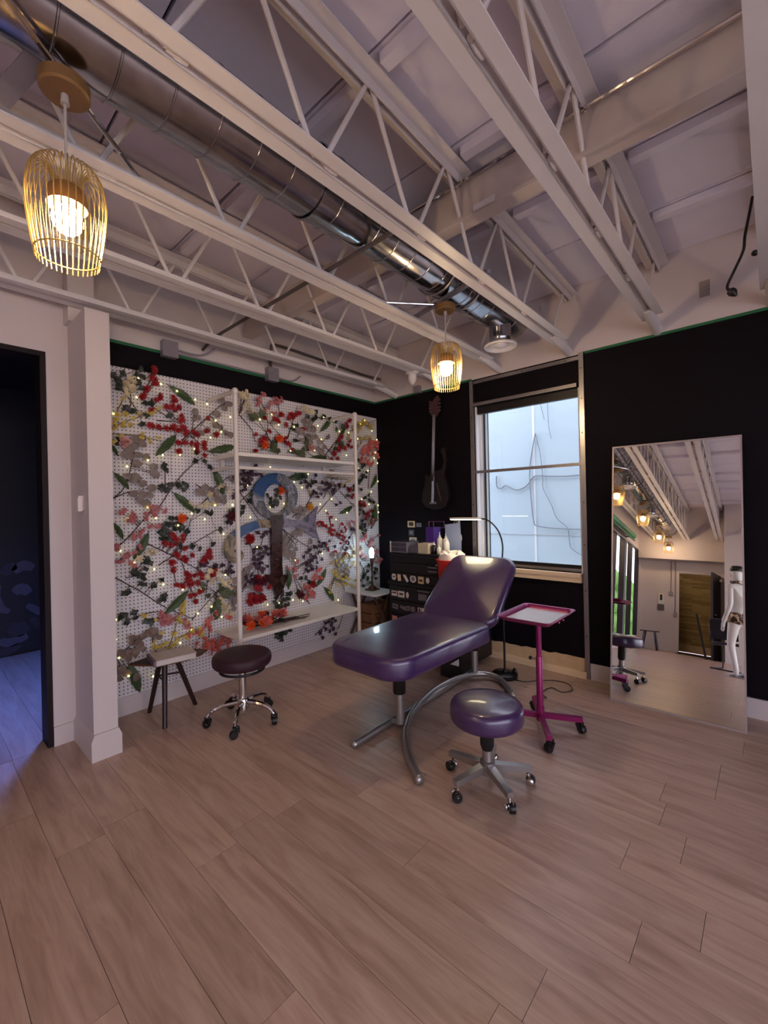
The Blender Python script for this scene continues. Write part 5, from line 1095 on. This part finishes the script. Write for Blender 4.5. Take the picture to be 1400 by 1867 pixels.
def spray(kind, a, c, n, sp):
    """branch from a to c with n leaves or blossoms scattered along it"""
    m = ((a[0] + c[0]) / 2 + r9.uniform(-.03, .03), (a[1] + c[1]) / 2 + r9.uniform(-.03, .03))
    it = []
    for k in range(n):
        t = .12 + .88 * k / max(1, n - 1); it.append((round(min(3.70, a[0] + (c[0] - a[0]) * t + r9.uniform(-sp, sp)), 3), round(a[1] + (c[1] - a[1]) * t + r9.uniform(-sp, sp), 3)))
    return (kind, [[a, m, c]], it)
SPRAYS += [spray('coral', (3.42, 1.95), (3.66, 2.22), 10, .06), spray('yellow', (3.25, 2.25), (3.62, 2.42), 10, .05), spray('dark', (3.20, 1.55), (3.52, 1.88), 8, .06), spray('red', (3.55, 1.30), (3.28, 1.62), 9, .05),
           spray('euc', (3.62, 1.20), (3.40, 1.50), 7, .05), spray('plum', (3.15, 1.02), (3.45, 1.30), 8, .06), spray('pink', (3.66, .80), (3.50, 1.12), 9, .06), spray('cream', (3.18, .78), (3.36, 1.02), 6, .06),
           spray('olive', (3.05, 2.05), (3.22, 2.32), 6, .05), spray('plum', (2.62, .80), (2.85, 1.10), 8, .06), spray('coral', (2.62, .58), (2.80, .80), 8, .06), spray('euc', (2.90, 1.55), (3.06, 1.85), 7, .05),
           spray('dark', (2.55, 1.80), (2.82, 1.68), 7, .05), spray('yellow', (2.95, .62), (3.10, .92), 8, .06), spray('plum', (1.95, .75), (2.15, 1.00), 8, .06), spray('red', (2.02, .60), (2.20, .80), 8, .05),
           spray('dark', (1.86, 1.35), (2.05, 1.60), 7, .05), spray('cream', (1.55, 1.45), (1.75, 1.62), 5, .04), spray('plum', (1.90, 1.62), (2.10, 1.80), 8, .05)]
for kind, stems, items in SPRAYS:
    nm, base, cat = INFO[kind]
    cy = sum(p[0] for p in items) / len(items); cz = sum(p[1] for p in items) / len(items)
    root = bpy.data.objects.new(nm, None); COL.objects.link(root); root.empty_display_size = .03
    root.location = (XB, stems[0][0][0], stems[0][0][1]); R0 = Vector(root.location)
    root['category'] = cat; root['group'] = 'artificial flowers on the pegboard'
    pending.append((root, base, cy, cz))
    b = MB()
    for s in stems:
        pts = smooth_path([(XB + .010 + .012 * (i % 2), p[0], p[1]) for i, p in enumerate(s)], 4)
        k = len(pts); b.tube([p - R0 for p in pts], [.0042 - .002 * i / k for i in range(k)], 5)
    ex = []
    if kind not in RM:
        items = items + [(min(3.70, p[0] + rf.uniform(-.07, .07)), p[1] + rf.uniform(-.07, .07)) for p in items if rf.random() < .7]
    for p in items:
        q = near(p, stems)
        if (Vector(p) - q).length > .012 and (Vector(p) - q).length < .30:
            mid = (Vector(p) + q) / 2 + Vector((rf.uniform(-.01, .01), rf.uniform(-.005, .015)))
            b.tube([Vector((XB + .012, q.x, q.y)) - R0, Vector((XB + .022, mid.x, mid.y)) - R0, Vector((XB + .024, p[0], p[1])) - R0], .0018, 4)
        ex.append((p, q))
    b.build('stem', STEMY if kind == 'yellow' else (STEMR if kind in ('berry', 'coral') else STEM), root)
    for p, q in ex:
        loc = Vector((XB + .026 + rf.uniform(0, .02), p[0], p[1])) - R0
        d = Vector(p) - q
        ang = math.atan2(d.y, d.x) if d.length > .005 else rf.uniform(0, 6.28)
        if kind in LM:
            reps = 2 if kind in ('plum', 'dark') else 1
            for r_ in range(reps):
                a = ang + rf.uniform(-.5, .5) + (r_ * 1.6); sc_ = rf.uniform(.8, 1.2)
                c0 = loc - Vector((0, math.cos(a), math.sin(a))) * .028 * sc_
                inst('leaf', LM[kind], root, c0 + Vector((r_ * .006, 0, 0)), (a, rf.uniform(-.35, .35), rf.uniform(-.4, .4)), (sc_,) * 3)
        elif kind in BM_:
            sc_ = rf.uniform(.8, 1.2)
            inst('berry' if kind == 'berry' else 'blossom', rf.choice(BM_[kind]), root, loc, (rf.uniform(0, 6), 0, 0), (sc_,) * 3)
        else:
            inst('rose', RM[kind], root, loc, (rf.uniform(0, 6), rf.uniform(-.3, .3), rf.uniform(-.3, .3)))
            for k in range(3): inst('leaf', LM['dark'], root, loc + Vector((-.012, 0, 0)), (rf.uniform(0, 6.28), rf.uniform(-.3, .3), rf.uniform(-.3, .3)), (1.1,) * 3)
# long ribbed leaves
def ribbed(L):
    W = L * .27; v = []; f = []; n = 9
    for i in range(n + 1):
        t = i / n; w = W / 2 * math.sin(PI * min(1, t * .93 + .05)) ** .8 * (1 + (.10 if i % 2 else -.06)); x = .022 * math.sin(PI * t)
        v += [(x, t * L, w), (x - .004, t * L, w * .5), (x - .012 * math.sin(PI * t), t * L, 0), (x - .004, t * L, -w * .5), (x, t * L, -w)]
    for i in range(n):
        for j in range(4): a = i * 5 + j; f.append((a, a + 1, a + 6, a + 5))
    return MB().add(v, f, True)
for a, c in LONG_LEAVES:
    d = Vector(c) - Vector(a); L = d.length * 1.12
    root = bpy.data.objects.new('long_leaf', None); COL.objects.link(root); root.location = (XB + .016, a[0], a[1]); root.empty_display_size = .03
    root.rotation_euler = (math.atan2(d.y, d.x), rf.uniform(-.1, .1), rf.uniform(-.06, .06))
    root['category'] = 'leaf'; root['group'] = 'long green leaves on the pegboard'
    ribbed(L).build('blade', GLEAF, root); MB().tube([(-.008, -.02, 0), (.006, L * .5, 0), (-.004, L * .97, 0)], [.003, .0022, .001], 5).build('midrib', OLEAF, root)
    pending.append((root, 'long green ribbed leaf', (a[0] + c[0]) / 2, (a[1] + c[1]) / 2))
groups = {}
for o, base, cy, cz in pending: groups.setdefault(base + ' ' + place_words(cy, cz), []).append((o, cy, cz))
for lab, l in groups.items():
    if len(l) == 1: l[0][0]['label'] = lab; continue
    dy = max(q[1] for q in l) - min(q[1] for q in l); dz = max(q[2] for q in l) - min(q[2] for q in l)
    if dz > dy: l.sort(key=lambda q: -q[2]); w = {2: ['upper', 'lower'], 3: ['upper', 'middle', 'lower'], 4: ['uppermost', 'second highest', 'third highest', 'lowest']}
    else: l.sort(key=lambda q: q[1]); w = {2: ['left', 'right'], 3: ['left', 'middle', 'right'], 4: ['leftmost', 'second', 'third', 'rightmost']}
    ww = w.get(len(l)) or (['leftmost', 'second', 'third', 'fourth', 'fifth', 'sixth', 'seventh'][:len(l)] if len(l) < 8 else None) or ['number %d' % (k + 1) for k in range(len(l))]
    for (o, _, _), q in zip(l, ww): o['label'] = q + ' ' + lab
# fairy lights
fs = thing('fairy_light_string', 'string of tiny warm star lights woven through the flower wall', 'string lights', (XB, 1.0, 2.4)); F0 = Vector(fs.location)
todo = list(FAIRY); cur = todo.pop(0); order = [cur]
while todo:
    nx = min(todo, key=lambda p: (p[0] - cur[0]) ** 2 + (p[1] - cur[1]) ** 2); todo.remove(nx); order.append(nx); cur = nx
wp_ = []
for i, p in enumerate(order):
    wp_.append(Vector((XB + .028, p[0], p[1])) - F0)
    if i + 1 < len(order):
        q = order[i + 1]; wp_.append(Vector((XB + .012, (p[0] + q[0]) / 2 + rf.uniform(-.03, .03), (p[1] + q[1]) / 2 - rf.uniform(0, .05))) - F0)
MB().tube(wp_, .0009, 3).build('wire', mat('clear_wire', (170, 160, 140), .3), fs)
FL = mat('fairy_glow', (255, 246, 190), .4, emit=((246, 240, 150), FAIRY_E)); FL.cycles.emission_sampling = 'NONE'
sb = MB()
for k in range(5):
    a = 2 * PI * k / 5; sb.add([(.004, .004 * math.cos(a + .6), .004 * math.sin(a + .6)), (.010, .011 * math.cos(a), .011 * math.sin(a)), (.004, .004 * math.cos(a - .6), .004 * math.sin(a - .6)), (.012, 0, 0)], [(0, 1, 3), (1, 2, 3)])
star = sb.sphere((.008, 0, 0), .0042, 7, 5).mesh('star_bulb', FL)
for p in order: inst('star_bulb', star, fs, Vector((XB + .034, p[0], p[1])) - F0, (rf.uniform(0, 6), 0, 0), (1, 1, 1))
bl = MB()
for k in range(5):
    a = 2 * PI * k / 5; bl.add([(.0, 0, 0), (.002, .020 * math.cos(a - .4), .020 * math.sin(a - .4)), (.006, .034 * math.cos(a), .034 * math.sin(a)), (.002, .020 * math.cos(a + .4), .020 * math.sin(a + .4))], [(0, 1, 2), (0, 2, 3)])

# ---- painted emblem: ring, shaft, curled horn and flared arm
em = thing('cutout_emblem', 'large cut-out emblem with a marbled ring, curled horn and brown shaft', 'emblem', (XW + .05, 2.3, 1.35))
E0 = Vector((0, 2.3, 1.35)); xa, xb = 0, .030
def ez(l): return [(p[0] - 2.3, p[1] - 1.35) for p in l]
ro, ri = ez(RING_OUT), ez(RING_IN); n = len(ro)
b = MB(); v = [(xa, *p) for p in ro] + [(xb, *p) for p in ro] + [(xb, *p) for p in ri] + [(xa, *p) for p in ri]
f = []
for i in range(n):
    j = (i + 1) % n
    for q in range(4): a0, a1 = q * n, ((q + 1) % 4) * n; f.append((a0 + i, a0 + j, a1 + j, a1 + i))
b.add(v, f); b.build('ring', swirl_mat('ring_marble', [(.30, (44, 40, 48)), (.40, (124, 116, 112)), (.50, (66, 62, 70)), (.58, (150, 148, 158)), (.66, (96, 84, 76)), (.8, (54, 56, 80))], 4.2, (2.17, 1.70, .17, (18, 62, 112))), em)
hl, hr = [], []
hp = smooth_path([(p[0] - 2.3, p[1] - 1.35, p[2]) for p in HORN], 4)
for i, p in enumerate(hp):
    d = (hp[min(i + 1, len(hp) - 1)] - hp[max(i - 1, 0)]); d.z = 0; d.normalize(); w = p.z
    hl.append((p.x - d.y * w, p.y + d.x * w)); hr.append((p.x + d.y * w, p.y - d.x * w))
b = MB()
for i in range(len(hp) - 1):
    q = [hl[i], hl[i + 1], hr[i + 1], hr[i]]
    v = [(xa, *p) for p in q] + [(xb - .001, *p) for p in q]; b.add(v, [(3, 2, 1, 0), (4, 5, 6, 7), (0, 1, 5, 4), (2, 3, 7, 6)])
b.build('curled_horn', swirl_mat('horn_marble', [(.30, (96, 76, 54)), (.46, (158, 138, 104)), (.56, (104, 84, 62)), (.7, (70, 60, 56))], 5.0, (1.97, 1.30, .13, (18, 66, 116))), em)
MB().prism(ez(FLARE), 'X', xa, xb - .002).build('flared_arm', swirl_mat('flare_marble', [(.3, (86, 76, 92)), (.5, (140, 128, 146)), (.7, (58, 50, 62))], 4), em)
MB().prism(ez(SHAFT), 'X', xa, xb + .002).build('shaft', swirl_mat('shaft_marble', [(.3, (26, 14, 16)), (.48, (70, 40, 34)), (.6, (36, 20, 22)), (.75, (96, 72, 58))], 5), em)
MB().bar((-.045, -.05, .0), (.002, -.05, 0), .03, .03).build('standoff', BLACKM, em)

# ================================================================== THINGS SEEN IN THE MIRROR
# mannequin
mq = thing('mannequin', 'white mannequin with leopard print bottoms and scarf, seen in the mirror', 'mannequin', (-.22, -1.36, 0), math.radians(222))
def skin_body(name, joints, edges, m, parent):
    me = bpy.data.meshes.new(name); me.from_pydata([j[0] for j in joints], edges, []); o = bpy.data.objects.new(name, me); COL.objects.link(o); o.parent = parent
    me.materials.append(m)
    md = o.modifiers.new('skin', 'SKIN'); md.use_smooth_shade = True
    for i, j in enumerate(joints):
        sv = me.skin_vertices[0].data[i]; sv.radius = j[1] if isinstance(j[1], tuple) else (j[1], j[1])
    me.skin_vertices[0].data[0].use_root = True
    s2_ = o.modifiers.new('sub', 'SUBSURF'); s2_.levels = 2; s2_.render_levels = 2
    return o
MQ = mat('mannequin_white', (232, 226, 218), .35)
J = [((0, 0, .86), (.125, .165)), ((.01, 0, 1.0), (.095, .125)), ((.0, 0, 1.14), (.105, .15)), ((-.01, 0, 1.28), (.095, .155)), ((0, 0, 1.36), .045), ((.015, 0, 1.41), .045), ((.025, 0, 1.50), (.085, .068)), ((.03, 0, 1.58), (.07, .058)),
     ((0, .085, .80), .085), ((.02, .085, .45), .052), ((-.01, .085, .10), .034), ((.0, .085, .045), .036), ((.11, .09, .022), .022),
     ((0, -.085, .80), .085), ((.06, -.085, .46), .052), ((-.02, -.085, .12), .034), ((-.02, -.085, .045), .036), ((.09, -.09, .022), .022),
     ((-.01, .165, 1.30), .048), ((-.05, .20, 1.04), .037), ((.03, .22, .80), .027), ((.06, .22, .72), (.03, .018)),
     ((-.01, -.165, 1.30), .048), ((-.05, -.20, 1.04), .037), ((.03, -.22, .80), .027), ((.06, -.22, .72), (.03, .018))]
E_ = [(0, 1), (1, 2), (2, 3), (3, 4), (4, 5), (5, 6), (6, 7), (0, 8), (8, 9), (9, 10), (10, 11), (11, 12), (0, 13), (13, 14), (14, 15), (15, 16), (16, 17), (3, 18), (18, 19), (19, 20), (20, 21), (3, 22), (22, 23), (23, 24), (24, 25)]
for s in (20, 24):
    sy = 1 if s == 20 else -1; base = len(J)
    for k, (dx, ln) in enumerate(((-.022, .052), (-.008, .062), (.006, .058), (.018, .046))):
        a0 = J[s + 1][0]; J.append(((a0[0] + dx, a0[1] - sy * .002, a0[2] - .028), .0095)); J.append(((a0[0] + dx + .012, a0[1] - sy * .006, a0[2] - .03 - ln), .0075)); E_ += [(s + 1, len(J) - 2), (len(J) - 2, len(J) - 1)]
    a0 = J[s][0]; J.append(((a0[0] + .045, a0[1] - sy * .01, a0[2] - .05), .010)); J.append(((a0[0] + .058, a0[1] - sy * .014, a0[2] - .095), .008)); E_ += [(s, len(J) - 2), (len(J) - 2, len(J) - 1)]
skin_body('body', J, E_, MQ, mq)
def leopard():
    m = bpy.data.materials.new('leopard_print'); m.use_nodes = True; nt = m.node_tree; b = nt.nodes['Principled BSDF']
    g = nt.nodes.new('ShaderNodeNewGeometry'); vo = nt.nodes.new('ShaderNodeTexVoronoi'); vo.inputs['Scale'].default_value = 26; nt.links.new(g.outputs['Position'], vo.inputs['Vector'])
    cr = nt.nodes.new('ShaderNodeValToRGB'); nt.links.new(vo.outputs['Distance'], cr.inputs[0])
    for p, c in ((.0, (120, 74, 34)), (.28, (34, 22, 16)), (.44, (34, 22, 16)), (.52, (170, 122, 60))):
        e = cr.color_ramp.elements.new(p); e.color = (*lin(c), 1)
    nt.links.new(cr.outputs[0], b.inputs['Base Color']); return m
LEO = leopard()
def band(prof, name, m, n=28):
    b = MB(); vs = []
    for rx, ry, z, ox in prof:
        for k in range(n): a = 2 * PI * k / n; vs.append((ox + rx * math.cos(a), ry * math.sin(a), z))
    fs_ = [(i * n + j, i * n + (j + 1) % n, (i + 1) * n + (j + 1) % n, (i + 1) * n + j) for i in range(len(prof) - 1) for j in range(n)]
    b.add(vs, fs_, True); return b.build(name, m, mq)
band([(.10, .12, .755, .0), (.142, .185, .80, .0), (.147, .195, .86, .0), (.132, .172, .925, .0)], 'bottoms', LEO)
b = MB().tube([(.06, -.06, 1.385), (.075, .06, 1.36), (.0, .15, 1.33), (-.08, .06, 1.36), (-.07, -.06, 1.385)], .022, 8, closed=True); b.tube([(.07, .05, 1.36), (.095, .09, 1.26), (.085, .12, 1.18)], [.022, .026, .014], 8); b.build('scarf', LEO, mq)
b = MB().lathe([(.082, 1.555), (.088, 1.57), (.086, 1.60), (.06, 1.632), (.001, 1.64)], (.028, 0, 0), n=20); b.build('cap', BLACKP, mq)
b = MB()
for s in (-1, 1): b.sphere((.105, s * .028, 1.515), .009, 8, 6, .5, 1.2, .6)
b.sphere((.112, 0, 1.485), .012, 8, 6, .9, .7, 1.3); b.sphere((.102, 0, 1.452), .012, 8, 6, .4, 1.3, .35)
b.build('face_features', mat('mannequin_shade', (206, 196, 188), .4), mq)
MB().lathe([(.14, 0), (.145, .006), (.14, .012)], (.03, 0, 0), n=24).build('base_plate', ALU, mq)
# black cantilever chair
bc = thing('cantilever_chair', 'black cantilever chair behind the mannequin in the mirror', 'chair', (-.33, -2.5, 0), math.radians(20))
MB().pad(rrect(-.23, .23, -.22, .22, .05, 4), .42, .46, .015, .006).build('seat', BLACKP, bc)
b = MB().pad(rrect(-.22, .22, 0, .34, .05, 4), -.015, .015, .012, .004); b.xf(Matrix.Translation((0, .22, .50)) @ Matrix.Rotation(math.radians(80), 4, 'X')); b.build('backrest', BLACKP, bc)
for s in (-1, 1):
    MB().tube(smooth_path([(s * .22, .25, .80), (s * .22, .21, .48), (s * .22, .10, .41), (s * .22, -.20, .40), (s * .22, -.245, .34), (s * .22, -.22, .06), (s * .22, -.17, .014), (s * .22, .22, .014)], 4), .011, 8).build('frame_tube', CHROME if s > 0 else BLACKM, bc)
MB().tube([(-.22, .22, .014), (.22, .22, .014)], .011, 8).build('floor_bar', BLACKM, bc)
# black wedge stool by the far wall
ws = thing('black_stool', 'black wooden stool by the far white wall in the mirror', 'stool', (-1.95, -5.45, 0))
MB().prism([(-.19, .41), (.19, .43), (.19, .455), (-.19, .435)], 'Y', -.13, .13).build('seat', DARKW, ws)
for sx in (-1, 1):
    for sy in (-1, 1): MB().bar((sx * .10, sy * .08, .42), (sx * .165, sy * .11, 0), .03, .03).build('leg', DARKW, ws)
# far door leaf, frame leaning beside it, panel and tablet
dl = thing('door_2', 'dark far door standing open, seen in the mirror', 'door', (-.62, -6.0, 0)); del dl['category']; struct(dl)
b = MB().box(-.02, .02, 0, .78, .01, 1.94).xf(Matrix.Rotation(math.radians(8), 4, 'Z')); b.build('leaf', mat('dark_door', (44, 40, 54), .4), dl)
MB().tube([(-.03, .60, 1.0), (-.06, .60, 1.0), (-.06, .66, 1.0)], .009, 8).build('handle', ALU, dl); MB().box(-.10, .05, .03, .12, 1.80, 1.85).build('closer', ALU, dl)
b = MB().box(-.42, .42, -.02, .02, 0, .98).box(-.40, .40, -.022, -.02, .02, .96); b.xf(Matrix.Rotation(math.radians(-10), 4, 'X'))
o = b.build('leaning_board', BLACKP, None, (-.70, -5.0 - .0, 0)); o.rotation_euler = (0, 0, math.radians(86)); o.location = (-.86, -5.55, 0); tag(o, 'black framed board leaning by the far door in the mirror', 'board')
MB().box(-1.45, -.6, -5.98, -5.72, .001, .012).build('door_mat', BLACKP); tag(bpy.data.objects['door_mat'], 'black mat at the far door in the mirror', 'mat')
tbx = thing('door_keypad', 'white and dark keypad on the far wall in the mirror', 'keypad', (-1.80, -6.0, 1.15)); MB().box(-.06, .06, 0, .03, -.02, .25).build('plate', WPL, tbx); MB().box(-.02, .03, .03, .035, .08, .22).build('screen', BLACKP, tbx); MB().box(-.07, .07, 0, .035, -.17, -.02).build('box', mat('grey_box', (92, 84, 88), .5), tbx)
o = MB().tube([(-1.59, -5.985, 1.45), (-1.59, -5.985, 2.24)], .012, 6).box(-1.64, -1.55, -6.0, -5.96, 1.38, 1.46).build('conduit', CONDUIT); tag(o, 'short conduit with a small box on the far wall in the mirror', 'conduit')
o = MB().tube([(-1.50, -5.985, .95), (-1.50, -5.985, 2.24)], .013, 6).box(-1.53, -1.46, -6.0, -5.96, .86, .96).build('conduit', CONDUIT); tag(o, 'long conduit beside the far door in the mirror', 'conduit')
# rolled green fabric above the shopfront
gf = thing('rolled_backdrop', 'green rolled backdrop mounted above the shopfront in the mirror', 'backdrop', (-2.12, -2.8, 2.52))
MB().tube([(0, -1.25, 0), (0, 1.25, 0)], .065, 14).build('roll', mat('green_fabric', (30, 96, 74), .7), gf)
for yy in (-1.2, 1.2): MB().bar((0, yy, -.02), (-.15, yy, -.02), .04, .02).build('bracket', BLACKM, gf)
MB().tube([(.02, -1.3, -.09), (.02, 1.3, -.09)], .018, 8).build('crossbar', mat('green_fabric', (30, 96, 74), .7), gf)
